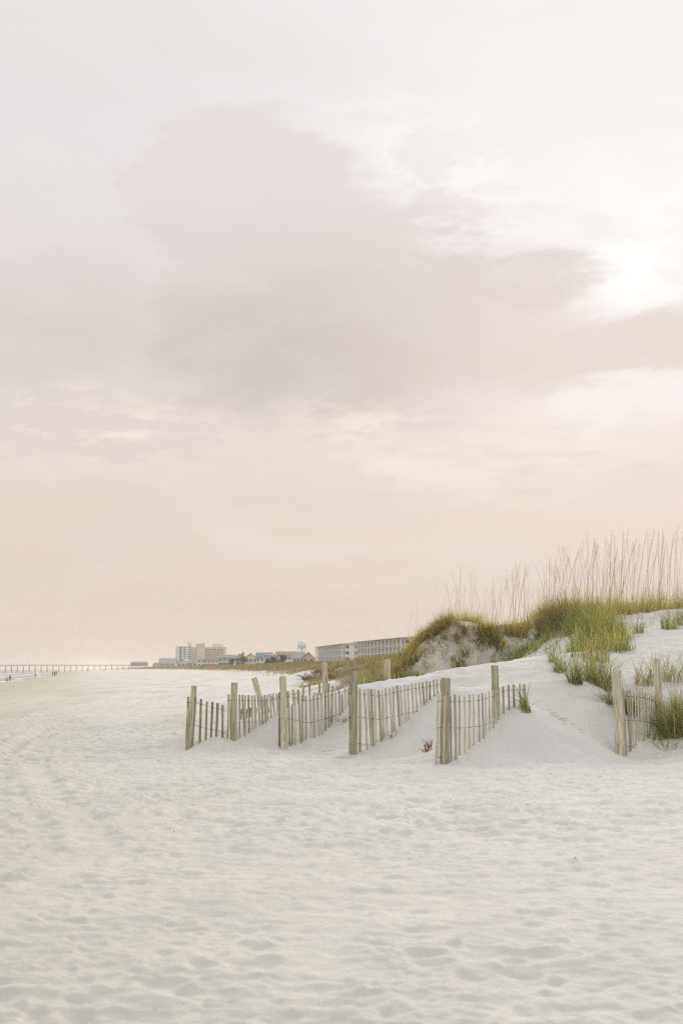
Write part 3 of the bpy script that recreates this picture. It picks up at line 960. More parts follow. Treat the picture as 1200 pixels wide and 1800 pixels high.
G1 = [(GREEN, 5), (OLIVE, 2), (STRAW, .6)]
G2 = [(GREEN, 3), (OLIVE, 3), (STRAW, 1.2), (BROWN, .7)]
utuft('thin upright grass tuft at the upper end of the nearest sand fence', 924, 1230, 24.7, 26, 0.66, .2, [(GREEN, 3), (OLIVE, 1)], lean=.55, bias=2.6, seed=1)
utuft('sparse grass tuft with leaning blades right of the back post, on bare drift', 972, 1187, 30.0, 22, 0.75, .2, G1, lean=.6, seed=2)
utuft('spiky grass tuft alone on the drift slope, left of the right fence', 1012, 1218, 27.0, 70, 0.75, .3, G1, lean=.7, rad=.1, seed=3)
utuft('grass tuft behind the spiky one, near the top of the slope', 1040, 1204, 28.2, 60, 0.85, .3, G1, lean=.6, rad=.12, seed=4)
utuft('straw-coloured grass tuft just left of the split grey post', 1060, 1212, 27.6, 70, 0.95, .3, G2, lean=.55, rad=.14, seed=5)
utuft('bushy arching grass tuft right behind the split grey post', 1106, 1214, 26.6, 90, 0.85, .3, [(GREEN, 2), (OLIVE, 2), (BROWN, 2)], lean=.85, rad=.12, seed=6)
utuft('large dense grass tuft at the right edge, in front of the rear grey post', 1180, 1262, 26.2, 190, 0.88, .4, [(GREEN, 3), (OLIVE, 3), (BROWN, 1), (STRAW, 1)], lean=.5, rad=.2, seed=7)
utuft('overlapping grass tuft cut off by the right picture edge', 1207, 1255, 26.6, 140, 0.85, .4, G2, lean=.55, rad=.2, seed=8)
utuft('low green grass sprout at the foot of the right fence', 1155, 1280, 26.0, 34, 0.3, .3, [(GREEN, 4)], lean=.8, rad=.12, seed=9)
utuft('few trailing grass blades on the sand right of the right fence', 1168, 1296, 25.6, 16, 0.42, .3, G1, lean=1.6, rad=.16, seed=10)
utuft('small green grass tuft on the bare upper sand near the right edge', 1176, 1128, 36.2, 46, 0.62, .3, [(GREEN, 4), (OLIVE, 1)], lean=.35, rad=.16, seed=11)
utuft('green grass tuft at the right edge on the upper sand terrace', 1202, 1122, 36.8, 60, 0.65, .3, [(GREEN, 4), (OLIVE, 1)], lean=.45, rad=.2, seed=12)
utuft('pale thin grass tuft on upper sand below the crest', 1122, 1135, 35.5, 26, 0.6, .3, G2, lean=.45, rad=.14, seed=13)
utuft('leaning thin grass tuft between the big clump and the upper sand', 1085, 1142, 34.5, 30, 0.7, .3, G2, lean=.5, rad=.16, seed=14)
utuft('low broken straw tuft on the beach side of the long fence', 690, 1296, 25.75, 9, 0.18, .3, G1, lean=1.6, rad=.08, seed=15)
utuft('low matted grass wisp at the upper end of the greenish post fence', 596, 1268, 28.2, 18, 0.26, .3, G1, lean=2.2, rad=.15, seed=16)

utuft('arching grass tuft on the drift, left of the spiky one', 985, 1196, 29.0, 40, 0.62, .3, G1, lean=.8, rad=.1, seed=26)
utuft('drooping dark green tuft hanging over the sand edge left of the split post', 1072, 1228, 26.6, 34, 0.5, .3, [(GREEN, 4), (BROWN, 2), (STRAW, 1)], lean=1.1, rad=.1, seed=27)
utuft('tall loose grass tuft rising behind the straw-coloured tuft', 1046, 1180, 30.5, 46, 1.0, .3, [(GREEN, 2), (OLIVE, 3), (STRAW, 2)], lean=.35, rad=.22, seed=17)
utuft('thin grass tuft with a few long blades above the spiky tuft', 1020, 1172, 31.0, 24, 0.9, .3, G1, lean=.4, rad=.16, seed=18)
utuft('grass tuft with brown tips between grey split post and rear grey post', 1132, 1190, 28.6, 30, 0.7, .3, G2, lean=.55, rad=.14, seed=19)
utuft('grass tuft behind the rear grey post at the right', 1172, 1195, 29.0, 60, 0.8, .3, G2, lean=.5, rad=.25, seed=20)
utuft('leafy green tuft at the left end of the long fence, behind its post', 640, 1212, 30.0, 34, 0.42, .3, [(GREEN, 5), (OLIVE, 1)], lean=.6, rad=.18, seed=23)
utuft('leafy green tuft beside the squat post of the back row', 668, 1205, 30.4, 30, 0.40, .3, [(GREEN, 5), (OLIVE, 1)], lean=.6, rad=.16, seed=24)
utuft('leafy green tuft right of the tall back row post', 590, 1212, 30.6, 44, 0.40, .3, [(GREEN, 5), (OLIVE, 2)], lean=.6, rad=.2, seed=25)

def scatter(n, poly, r):
    """random points inside a polygon given in ground metres"""
    poly = np.array(poly)
    lo, hi = poly.min(0), poly.max(0)
    out = np.zeros((0, 2))
    while len(out) < n:
        p = r.uniform(lo, hi, (n * 2, 2))
        inside = np.zeros(len(p), bool)
        j = len(poly) - 1
        for i in range(len(poly)):
            xi, yi = poly[i]
            xj, yj = poly[j]
            cr = ((yi > p[:, 1]) != (yj > p[:, 1])) & (p[:, 0] < (xj - xi) * (p[:, 1] - yi) / (yj - yi + 1e-12) + xi)
            inside ^= cr
            j = i
        out = np.concatenate([out, p[inside]])
    return out[:n]

def sward(name, label, zones, seed, tone=1.0):
    r = np.random.default_rng(seed)
    parts = []
    for z in zones:
        nc = z['clumps']
        c = scatter(nc, z['poly'], r)
        per = z['per']
        k = np.repeat(np.arange(nc), per)
        n = len(k)
        jit = r.normal(0, z.get('rad', 0.12), (n, 2))
        xy = c[k] + jit
        zz = ground_z(xy[:, 0], xy[:, 1]) - 0.03
        ch = (z['h'] * r.uniform(0.4, 1.3, nc))[k]
        h = ch * r.uniform(0.3, 1.0, n)
        azc = r.uniform(0, 2 * math.pi, nc)[k]
        if 'bias' in z:
            azc = np.full(n, z['bias'])
        az_ = azc + r.normal(0, z.get('azs', 1.4), n)
        ln = np.abs(r.normal(0, z.get('lean', 0.45), n)) + z.get('lean0', 0.05)
        dr = np.clip(r.normal(z.get('droop', 0.12), 0.15, n) + 0.22 * ln, 0, z.get('maxdroop', 0.75))
        cc = (pick(nc, z['mix'], r)[k] * 0.45 + pick(n, z['mix'], r) * 0.55) * r.uniform(0.6, 1.4, nc)[k][:, None] * tone
        parts.append(blade_arrays(np.stack([xy[:, 0], xy[:, 1], zz], 1), h, z['w'] * r.uniform(0.6, 1.3, n), az_, ln, dr, cc, z.get('segs', 4), r))
    v, f, c = join_arrays(parts)
    o = obj(name, fast_mesh(name, v, f, M_BLADE, tint=c))
    return tag(o, label, 'dune grass', None, 'stuff')

sward('dune_grass', 'dense green and gold dune grass covering the right dune crest', [
    # right crest
    dict(poly=[(6.6, 39.0), (8.0, 39.6), (11.5, 40.8), (13, 46), (6, 46), (5.6, 42)], clumps=300, per=21, h=0.63, w=.016, rad=.10, lean=.42, mix=[(OLIVE, 5), (GREEN, 1), (STRAW, 3), (GOLD, 2)]),
    dict(poly=[(5.6, 38.6), (8.0, 39.4), (11.5, 40.6), (12, 44), (5.6, 43)], clumps=280, per=10, h=1.2, w=.0065, rad=.12, lean=.28, mix=[(STRAW, 5), (OLIVE, 4), (GOLD, 1)]),
    # thick block on the seaward shoulder
    dict(poly=[(5.45, 37.6), (6.3, 36.6), (7.2, 37.6), (7.6, 39.4), (6.6, 40.6), (5.5, 40.4)], clumps=150, per=23, h=0.76, w=.016, rad=.11, lean=.42, mix=[(OLIVE, 6), (GREEN, 3), (STRAW, 2), (GOLD, 1)]),
    dict(poly=[(5.35, 38.4), (5.75, 38.0), (6.2, 39.6), (5.5, 40.2)], clumps=46, per=27, h=0.88, w=.016, rad=.09, lean=.5, mix=[(BROWN, 5), (OLIVE, 2), (GREEN, 1)]),
    # bright green apron below it
    dict(poly=[(5.6, 36.3), (6.2, 35.0), (6.9, 35.2), (6.9, 36.9), (6.0, 37.6)], clumps=74, per=21, h=0.67, w=.016, rad=.09, lean=.38, mix=[(GREEN, 5), (OLIVE, 3), (STRAW, .6)]),
    dict(poly=[(5.9, 34.0), (6.5, 33.4), (7.2, 34.6), (6.6, 35.6)], clumps=20, per=16, h=0.79, w=.016, rad=.09, lean=.4, mix=[(GREEN, 3), (OLIVE, 4), (STRAW, 1.5)]),
    # thin stray blades on the bare upper sand
    dict(poly=[(7.2, 35.5), (9.4, 35.5), (9.8, 39.4), (7.6, 38.8)], clumps=36, per=8, h=0.61, w=.009, rad=.10, lean=.35, mix=[(OLIVE, 3), (STRAW, 3), (GREEN, 1)]),
    dict(poly=[(5.15, 33.6), (5.9, 31.9), (6.5, 32.3), (6.7, 34.4), (6.0, 35.4)], clumps=44, per=22, h=0.72, w=.015, rad=.10, lean=.42, mix=[(GREEN, 6), (OLIVE, 3), (STRAW, .6)]),
    dict(poly=[(5.7, 34.5), (6.6, 34.0), (7.0, 36.5), (6.2, 37.4)], clumps=60, per=22, h=0.8, w=.015, rad=.10, lean=.4, mix=[(GREEN, 5), (OLIVE, 4), (STRAW, .6)]),
    # low saddle left of it
    dict(poly=[(4.1, 39.3), (5.4, 39.0), (5.5, 40.5), (5, 43), (3.7, 42)], clumps=120, per=17, h=0.34, w=.016, rad=.09, lean=.5, mix=[(OLIVE, 4), (GREEN, 2), (STRAW, 2), (BROWN, 1)]),
    dict(poly=[(4.55, 39.2), (5.05, 39.0), (5.1, 40.2), (4.6, 40.4)], clumps=34, per=19, h=0.57, w=.016, rad=.07, lean=.35, mix=[(OLIVE, 4), (STRAW, 2), (BROWN, 1)]),
    dict(poly=[(4.2, 37.4), (4.9, 36.3), (5.5, 37.4), (4.7, 38.9), (4.2, 38.8)], clumps=110, per=16, h=0.42, w=.016, rad=.10, lean=.7, mix=[(GREEN, 6), (OLIVE, 2)]),
    dict(poly=[(4.6, 35.3), (5.5, 35.3), (5.6, 36.4), (4.9, 36.6)], clumps=16, per=9, h=0.34, w=.016, rad=.08, lean=.6, mix=[(GREEN, 5), (OLIVE, 2)]),
], 31, 1.08)
sward('dune_grass', 'shaggy grass and drooping dead stalks over the eroded left end of the dune', [
    dict(poly=[(2.1, 39.5), (4.0, 39.4), (4.1, 42), (2.2, 42.5)], clumps=74, per=24, h=0.50, w=.015, rad=.055, lean=.42, mix=[(OLIVE, 5), (GREEN, 3), (STRAW, 2)]),
    dict(poly=[(2.2, 39.5), (4.2, 39.4), (4.4, 42), (2.3, 42)], clumps=110, per=8, h=0.80, w=.007, rad=.1, lean=.3, mix=[(STRAW, 5), (OLIVE, 4)]),
    dict(poly=[(2.55, 39.6), (3.05, 39.4), (3.1, 40.2), (2.6, 40.4)], clumps=26, per=23, h=0.41, w=.016, rad=.08, lean=.5, mix=[(BROWN, 3), (OLIVE, 3)]),
    dict(poly=[(2.0, 38.0), (4.4, 37.8), (4.3, 39.3), (2.3, 39.3)], clumps=30, per=16, h=0.41, w=.018, rad=.07, lean=.8, lean0=.3, droop=.7, maxdroop=1.3, bias=-1.8, azs=.7, mix=[(BROWN, 3), (OLIVE, 3), (STRAW, 2), (GREEN, 1)]),
    dict(poly=[(2.1, 39.0), (4.6, 38.8), (4.6, 39.6), (2.2, 39.7)], clumps=34, per=22, h=0.52, w=.018, rad=.07, lean=.8, lean0=.2, droop=.5, maxdroop=1.2, bias=-1.8, azs=.8, mix=[(BROWN, 3), (OLIVE, 4), (STRAW, 1), (GREEN, 2)]),
    # shaggy flank at the left end
    dict(poly=[(1.25, 38.6), (1.75, 38.3), (2.15, 39.3), (2.5, 39.9), (2.0, 41)], clumps=58, per=26, h=0.62, w=.018, rad=.07, lean=.8, lean0=.2, droop=.5, maxdroop=1.15, bias=-2.0, azs=.7, mix=[(BROWN, 2), (OLIVE, 4), (STRAW, 2), (GREEN, 1)]),
    # strand of dead grass hanging down the scarp
    dict(poly=[(2.95, 37.6), (3.12, 37.6), (3.55, 39.5), (3.2, 39.6)], clumps=34, per=26, h=0.6, w=.016, rad=.06, lean=.8, lean0=.3, droop=.8, maxdroop=1.4, bias=-1.9, azs=.4, mix=[(BROWN, 5), (STRAW, 2), (OLIVE, 2)]),
    dict(poly=[(2.3, 39.3), (3.0, 39.3), (3.0, 39.7), (2.3, 39.7)], clumps=18, per=22, h=0.5, w=.018, rad=.06, lean=.7, lean0=.3, droop=.6, maxdroop=1.2, bias=-1.7, azs=.6, mix=[(BROWN, 4), (OLIVE, 2)]),
    dict(poly=[(3.8, 39.1), (4.25, 38.9), (4.3, 39.5), (3.8, 39.6)], clumps=34, per=18, h=0.55, w=.02, rad=.08, lean=.7, lean0=.2, droop=.5, maxdroop=1.1, bias=-1.7, azs=.7, mix=[(BROWN, 2), (OLIVE, 3), (GREEN, 2)]),
    dict(poly=[(1.4, 37.4), (2.1, 37.2), (2.2, 38.0), (1.6, 38.4)], clumps=50, per=16, h=0.33, w=.016, rad=.09, lean=.6, mix=[(GREEN, 5), (OLIVE, 3)]),
    dict(poly=[(2.1, 37.0), (2.9, 37.2), (2.9, 37.9), (2.2, 37.9)], clumps=34, per=9, h=0.19, w=.009, lean=.7, mix=[(GREEN, 2), (OLIVE, 4), (STRAW, 2)]),
    dict(poly=[(3.3, 37.2), (4.1, 37.3), (4.1, 38.0), (3.4, 37.9)], clumps=30, per=9, h=0.19, w=.009, lean=.7, mix=[(OLIVE, 4), (STRAW, 3)]),
], 32, 1.35)
sward('dune_grass', 'golden grass on the low hump behind the back row fence', [
    dict(poly=[(0.0, 31.2), (1.2, 31.3), (1.9, 34), (1.8, 37), (0.5, 36)], clumps=100, per=24, h=0.46, w=.011, lean=.55, mix=[(GREEN, 5), (OLIVE, 3), (STRAW, 1)]),
    dict(poly=[(-0.1, 37), (1.7, 37.5), (2.2, 46), (1.9, 55), (0.4, 55), (-0.3, 46)], clumps=200, per=22, h=0.48, w=.014, lean=.45, mix=[(OLIVE, 3), (GOLD, 5), (STRAW, 1), (GREEN, 2), (BROWN, 1)]),
    dict(poly=[(-1.2, 60), (2, 57), (4.5, 80), (4.5, 90), (-2, 88), (-1.7, 76)], clumps=340, per=18, h=0.46, w=.02, lean=.45, mix=[(OLIVE, 3), (GOLD, 6), (STRAW, 1), (GREEN, 2), (BROWN, 1)]),
    dict(poly=[(-2.0, 74), (-0.8, 70), (0, 74), (-1.4, 79)], clumps=60, per=18, h=0.5, w=.02, lean=.8, droop=.5, maxdroop=1.2, bias=-2.2, azs=.8, mix=[(BROWN, 5), (OLIVE, 2)]),
], 33)

def far_grass():
    r = np.random.default_rng(35)
    n = 15000
    y = 112 * (1300 / 112.0) ** (r.uniform(0, 1, n) ** 0.8)
    foot = np.interp(y, FOOT_Y, FOOT_X)
    q = r.uniform(-1.5, 34, n) + np.abs(r.normal(0, 3, n))
    keep = (q > 3 + 4 * fbm(foot / 9, y / 14, 161, 2)) | (r.uniform(0, 1, n) < 0.14)
    y, foot, q = y[keep], foot[keep], q[keep]
    x = foot + q
    k = np.repeat(np.arange(len(x)), 7)
    n = len(k)
    xx = x[k] + r.normal(0, 0.4, n) * (1 + y[k] / 300)
    yy = y[k] + r.normal(0, 0.6, n)
    zz = ground_z(xx, yy) - 0.05
    sc = 1 + y[k] / 500
    tone = fbm(x / 14, y / 30, 171, 3)[k]
    cc = pick(n, [(GOLD, 6), (OLIVE, 2), (BROWN, 2), (GREEN, 1.5)], r)
    cc = cc * (1 + 0.5 * tone[:, None]) * np.where(tone[:, None] > 0.1, np.array([1.05, .9, .75]), np.array([.95, 1.0, 1.0]))
    v, f, c = blade_arrays(np.stack([xx, yy, zz], 1), r.uniform(.35, .8, n), 0.035 * sc * r.uniform(.7, 1.4, n), r.uniform(0, 6.28, n), np.abs(r.normal(0, .5, n)), r.uniform(0, .3, n), cc, 2, r)
    o = obj('dune_grass', fast_mesh('dune_grass', v, f, M_BLADE, tint=c))
    tag(o, 'olive brown grass belt on the low dunes in front of the distant houses', 'dune grass', None, 'stuff')
far_grass()

# ---- sea oats: tall single stalks standing above the crest
def oat_meshes(k):
    r = random.Random(500 + k)
    h = 1.0
    lean = r.choice((.02, .05, .08, .12, .16, .22))
    pts = [(lean * t ** 1.35, r.uniform(-.01, .01) * t, h * t - 0.05 * max(0, t - .75) * lean * 8) for t in (0, .2, .4, .6, .8, .92, 1.0)]
    st = MB().tube(pts, [.0025, .0024, .0022, .0019, .0016, .0012, .0009], 4).mesh('stem', M_OAT)
    hd = MB()
    tip = Vector(pts[-1])
    base = Vector(pts[-3])
    for j in range(9):
        t = j / 9
        p = base.lerp(tip, t)
        a = r.uniform(0, 6.28)
        e = p + Vector((math.cos(a) * .02 + .012, math.sin(a) * .02, -.012 - .012 * r.random()))
        hd.tube([p, (p + e) / 2 + Vector((0, 0, .006)), e], [.0008, .0020, .0006], 4)
    hm = hd.mesh('seed_head', M_OAT)
    return st, hm
def oat_build(n):
    d, t = n.n('ShaderNodeBsdfDiffuse'), n.n('ShaderNodeBsdfTranslucent')
    oi = n.n('ShaderNodeObjectInfo')
    c = n.mix(oi.outputs['Random'], (0.55, 0.44, 0.21), (0.82, 0.70, 0.42))
    n.put(d.inputs[0], c)
    n.put(t.inputs[0], c)
    mx = n.n('ShaderNodeMixShader')
    mx.inputs[0].default_value = 0.5
    n.t.links.new(d.outputs[0], mx.inputs[1])
    n.t.links.new(t.outputs[0], mx.inputs[2])
    return mx.outputs[0]
M_OAT = material('dry stalk', oat_build)
OATS = [oat_meshes(k) for k in range(14)]
def oats(u0, u1, Y0, Y1, n, h0, h1, label, group, seed):
    r = random.Random(seed)
    for _ in range(n):
        Y = r.uniform(Y0, Y1)
        u = r.uniform(u0, u1)
        x = (u - 600) / F_PX * Y / 1.006
        st, hm = r.choice(OATS)
        root = thing('sea_oat', label, 'sea oat', (x, Y, gz(x, Y) - .02), r.choice((r.uniform(-.6, .6),) * 5 + (r.uniform(2.6, 3.6),)), group)
        s = r.uniform(h0, h1)
        if u0 == 940:
            s *= 0.6 + 0.4 * min(1.0, (u - 940) / 90.0)
        k = r.uniform(0.8, 1.15)
        root.scale = (s * r.uniform(.2, 1.3), s, s)
        obj('stem', st, root)
        obj('seed_head', hm, root)
oats(940, 1200, 38.5, 44, 190, 1.0, 2.6, 'tall dry sea oat stalk on the high right crest against the sky', 'sea oats on the right crest', 1)
oats(890, 925, 39, 41, 18, 1.2, 2.1, 'tall sea oat stalk in the narrow bunch over the saddle of the dune', 'sea oats over the saddle', 2)
oats(925, 985, 39, 42, 26, 0.8, 1.8, 'short thin sea oat stalk between the narrow bunch and the thick clump', 'sea oats between bunch and clump', 3)
oats(765, 885, 39.5, 42.5, 60, 0.7, 1.6, 'thin sea oat stalk over the eroded left end of the dune', 'sea oats on the left dune end', 4)
oats(690, 750, 38.5, 41, 3, 1.0, 1.4, 'lone thin sea oat stalk at the far left foot of the dune', 'sea oats at the dune foot', 5)

# ================================================================== small near plants
def twig_plant():
    p = survey(752, 1312, 24.3)
    z = gz(p.x, p.y)
    root = thing('dry_twig_plant', 'small dead red-brown twig plant with straw base left of the nearest fence post', 'plant', (p.x, p.y, z))
    r = random.Random(5)
    m = MB()
    for k in range(13):
        a, l = r.uniform(0, 6.28), r.uniform(.10, .26)
        d = Vector((math.cos(a) * .45, math.sin(a) * .45, 1)).normalized()
        b0 = Vector((r.uniform(-.04, .04), r.uniform(-.04, .04), -.02))
        e = b0 + d * l
        m.tube([b0, b0 + d * l * .5 + Vector((r.uniform(-.01, .01), 0, 0)), e], [.006, .005, .002], 5)
        for _ in range(2):
            q = b0.lerp(e, r.uniform(.4, .8))
            m.tube([q, q + Vector((r.uniform(-.06, .06), r.uniform(-.05, .05), r.uniform(.02, .08)))], [.004, .0015], 4)
    m.build('twigs', paint('red twig', (0.20, 0.10, 0.07), 0.8, .3, 9), root)
    rr = np.random.default_rng(77)
    n = 60
    a = rr.uniform(0, 6.28, n)
    v, f, c = blade_arrays(np.stack([np.cos(a) * .09, np.sin(a) * .09, np.full(n, -.02)], 1), rr.uniform(.05, .12, n), np.full(n, .012), a, rr.uniform(.5, 1.5, n), rr.uniform(.1, .6, n), pick(n, [(STRAW, 1)], rr) * 1.25, 4, rr)
    obj('dry_leaves', fast_mesh('dry_leaves', v, f, M_BLADE, tint=c), root)
twig_plant()
tuft('small low green plant on the open beach behind the brown back row fence', survey(546, 1190, 62).x, 62.0, 40, .26, .3, [(GREEN, 4)], w=.025, lean=1.3, rad=.4, seed=21, name='beach_plant')
tuft('tiny green shoots at the foot of the low grassy hump', survey(566, 1189, 66).x, 66.0, 24, .25, .3, [(GREEN, 3), (OLIVE, 1)], w=.02, lean=1.0, rad=.35, seed=22, name='beach_plant')
for k, (u, v, Y, lb) in enumerate([(548, 1186, 74, 'dead twiggy brush at the left foot of the grassy hump'), (566, 1180, 76, 'dead brush hanging from the middle of the grassy hump scarp'), (592, 1192, 70, 'loose dead branch on sand below the grassy hump')]):
    p = survey(u, v, Y)
    r = random.Random(40 + k)
    m = MB()
    for j in range(34):
        a = r.uniform(0, 6.28)
        b0 = Vector((r.uniform(-.5, .5), r.uniform(-.4, .4), r.uniform(-.05, .05)))
        e = b0 + Vector((math.cos(a) * .5, math.sin(a) * .3, r.uniform(.05, .42)))
        m.tube([b0, (b0 + e) / 2 + Vector((0, 0, r.uniform(-.04, .1))), e], [.02, .014, .006], 5)
    o = m.build('dead_brush', paint('grey twig', (0.16, 0.125, 0.09), .9, .3, 5), None, loc=(p.x, p.y, gz(p.x, p.y)))
    tag(o, lb, 'brush')
# stub of a buried fence post on the drift crest
p = survey(797, 1196, 30.6)
m = MB()
m.tube([(0, 0, -.2), (0.01, 0, .0), (0.02, 0, .13)], [.028, .028, .02], 8)
tag(m.build('wood_stub', M_SLAT_DARK, None, loc=(p.x, p.y, gz(p.x, p.y))), 'small dark wooden stub poking from the drift crest behind the front fence', 'stub')
# litter of broken reed on the sand
for k, (u, v, lb) in enumerate([(565, 1326, 'scrap of broken straw on the sand below the greenish post'), (610, 1329, 'scrap of broken straw left of the long fence post'), (968, 1262, 'wisp of dead grass on the bare drift slope, upper of two'), (1000, 1278, 'wisp of dead grass on the bare drift slope, lower of two')]):
    Y = {0: 26.0, 1: 24.9, 2: 25.3, 3: 25.0}[k]
    p = survey(u, v, Y)
    r = random.Random(60 + k)
    m = MB()
    for j in range(7):
        a = r.uniform(-.5, .5)
        l = r.uniform(.06, .16)
        c = Vector((r.uniform(-.2, .2), r.uniform(-.15, .15), 0))
        c.z = gz(p.x + c.x, p.y + c.y) - gz(p.x, p.y) + .008
        d = Vector((math.cos(a), math.sin(a), r.uniform(0, .18)))
        m.tube([c - d * l, c + Vector((0, 0, .012)), c + d * l], [.002, .0035, .002], 4)
    tag(m.build('straw_scrap', paint('straw', (0.36, 0.30, 0.20), .9, .3, 8), None, loc=(p.x, p.y, gz(p.x, p.y))), lb, 'straw')

def beach_litter():
    r = np.random.default_rng(91)
    m = MB()
    n = 60
    Yr = 11 + 25 * r.uniform(0, 1, n) ** 1.3
    Xr = r.uniform(-.28, .28, n) * Yr
    Zr = ground_z(Xr, Yr)
    for x, y, z in zip(Xr, Yr, Zr):
        a = r.uniform(0, 6.28)
        l = r.uniform(.005, .018) * (1 if r.uniform() < .8 else 2.2)
        d = Vector((math.cos(a), math.sin(a), r.uniform(-.1, .25)))
        c = Vector((x, y, z + .004))
        m.tube([c - d * l, c + Vector((0, 0, .004)), c + d * l], [.0015, .0045, .0015], 4)
    tag(m.build('beach_litter', paint('dry weed', (0.30, 0.25, 0.18), .9, .4, 30)), 'dark crumbs of dry weed and shell scattered over the beach sand', 'litter', None, 'stuff')
beach_litter()

# ================================================================== far buildings
WHITE = paint('white siding', (0.76, 0.76, 0.73))
CREAM = paint('cream stucco', (0.74, 0.68, 0.50))
GREYW = paint('grey stucco', (0.46, 0.47, 0.45))
PALEW = paint('pale stucco', (0.70, 0.70, 0.63))
YELLOW = paint('yellow siding', (0.62, 0.53, 0.30))
BLUEW = paint('blue grey siding', (0.46, 0.55, 0.59))
TEALW = paint('pale teal siding', (0.58, 0.67, 0.66))
PINKW = paint('pinkish siding', (0.68, 0.60, 0.53))
BROWNW = paint('brown siding', (0.26, 0.20, 0.16))
R_RED = paint('red tile roof', (0.42, 0.31, 0.26))
R_BROWN = paint('brown shingle roof', (0.30, 0.24, 0.20))
R_GREY = paint('grey shingle roof', (0.36, 0.37, 0.37))
R_TEAL = paint('teal metal roof', (0.10, 0.26, 0.24), .45)
R_TEALG = paint('grey teal roof', (0.24, 0.31, 0.30), .6)
GLASS = paint('dark window glass', (0.06, 0.075, 0.08), .3, .2, 1.0, 0, .3)
FRAME = paint('white frame', (0.72, 0.72, 0.70))
CONC = paint('concrete', (0.50, 0.49, 0.45))

_wcache = {}
def window(parent, x, y, z, w, h, face='-y'):
    """a framed pane set a little proud of the wall; window (frame) > pane"""
    key = (round(w, 2), round(h, 2))
    if key not in _wcache:
        t = 0.07
        fm = MB().box(-w / 2 - t, -w / 2, -.10, .05, -h / 2 - t, h / 2 + t).box(w / 2, w / 2 + t, -.10, .05, -h / 2 - t, h / 2 + t)
        fm.box(-w / 2, w / 2, -.10, .05, h / 2, h / 2 + t).box(-w / 2, w / 2, -.13, .05, -h / 2 - t, -h / 2)
        gm = MB().box(-w / 2 + .002, w / 2 - .002, -.06, .04, -h / 2 + .002, h / 2 - .002)
        _wcache[key] = (fm.mesh('window', FRAME), gm.mesh('pane', GLASS))
    a, b = _wcache[key]
    o = obj('window', a, parent, (x, y, z))
    if face == '-x':
        o.rotation_euler.z = -math.pi / 2
    if face == '+x':
        o.rotation_euler.z = math.pi / 2
    obj('pane', b, o)
    return o

def house(label, u0, u1, vtop, Y, wall, roof, style='gable_y', depth=11.0, cols=3, rows=2, rotz=0.0, eave=0.62, deck=False, chimney=False):
    a, b = survey(u0, vtop, Y), survey(u1, vtop, Y)
    cxp = (a.x + b.x) / 2
    z0 = float(macro_z(np.array([cxp]), np.array([Y]))[0]) - .4
    w = b.x - a.x
    H = a.z - z0
    root = thing('beach_house', label, 'house', (cxp, Y, z0), rotz)
    x0, x1, y0, y1 = -w / 2, w / 2, 0.0, depth
    he = H * eave if style != 'flat' else H - .35
    body = MB().box(x0, x1, y0, y1, 0, he)
    rf = MB()
    if style == 'gable_y':
        body.gable_wall(x0 + .01, x1 - .01, y0 + .01, y1 - .01, he + .002, H - .28, 'y')
        rf.gable(x0, x1, y0, y1, he + .1, H, 'y', .45)
    elif style == 'gable_x':
        body.gable_wall(x0 + .01, x1 - .01, y0 + .01, y1 - .01, he + .002, H - .28, 'x')
        rf.gable(x0, x1, y0, y1, he + .1, H, 'x', .45)
    elif style == 'hip':
        rf.hip(x0, x1, y0, y1, he + .16, H)
    else:
        rf.box(x0 - .3, x1 + .3, y0 - .3, y1 + .3, he, H)
    body.build('wall', wall, root)
    ro = rf.build('roof', roof, root)
    if chimney:
        MB().box(w * .2, w * .2 + .9, depth * .4, depth * .4 + .9, he, H + .9).build('chimney', BROWNW, ro)
    fh = he / rows
    for i in range(cols):
        for j in range(rows):
            window(root, x0 + w * (i + .5) / cols, y0 - .02, fh * (j + .55), min(1.5, w / cols * .5), min(1.6, fh * .5))
    for j in range(rows):
        window(root, x0 - .02, depth * .4, fh * (j + .55), 1.3, min(1.6, fh * .5), '-x')
        window(root, x0 - .02, depth * .75, fh * (j + .55), 1.3, min(1.6, fh * .5), '-x')
    if deck:
        d = MB().box(x0, x1, -2.2, -.01, fh - .2, fh)
        for i in range(5):
            xx = x0 + .1 + (w - .35) * i / 4
            d.box(xx, xx + .16, -2.15, -2.0, 0, fh - .2)
        dk = d.build('deck', FRAME, root)
        rl = MB().box(x0, x1, -2.2, -2.12, fh + .92, fh + 1.02)
        for i in range(13):
            xx = x0 + (w - .08) * i / 12
            rl.box(xx, xx + .07, -2.19, -2.13, fh + .001, fh + .919)
        rl.build('railing', FRAME, dk)
    return root

house('grey gabled barn-like house alone left of the tall hotel', 279, 307, 1157, 1150, GREYW, R_GREY, 'gable_x', 14, 3, 2, eave=.45)
house('low brown cottage left of the grey gabled house', 268, 279, 1165, 1180, PALEW, R_BROWN, 'hip', 9, 2, 1)
house('low house with grey teal gable in front of the hotel left wing', 311, 333, 1159, 980, TEALW, R_TEALG, 'gable_y', 10, 3, 1, eave=.5)
house('small teal-roofed cottage in front of the hotel middle', 331, 346, 1161, 960, PALEW, R_TEALG, 'gable_x', 9, 2, 1, eave=.5)
house('white flat-roofed house below the hotel tower', 346, 360, 1159, 940, WHITE, R_GREY, 'flat', 9, 2, 2)
house('pinkish house with brown hip roof below the hotel right wing', 357, 386, 1152, 900, PINKW, R_BROWN, 'hip', 12, 4, 2, deck=True)
house('blue grey house with teal roof right of the pinkish house', 384, 412, 1151, 850, BLUEW, R_TEALG, 'gable_x', 11, 4, 2, eave=.75, deck=True)
house('narrow brown house with dark roof and chimney', 414, 430, 1149, 800, BROWNW, R_BROWN, 'hip', 9, 2, 2, chimney=True)
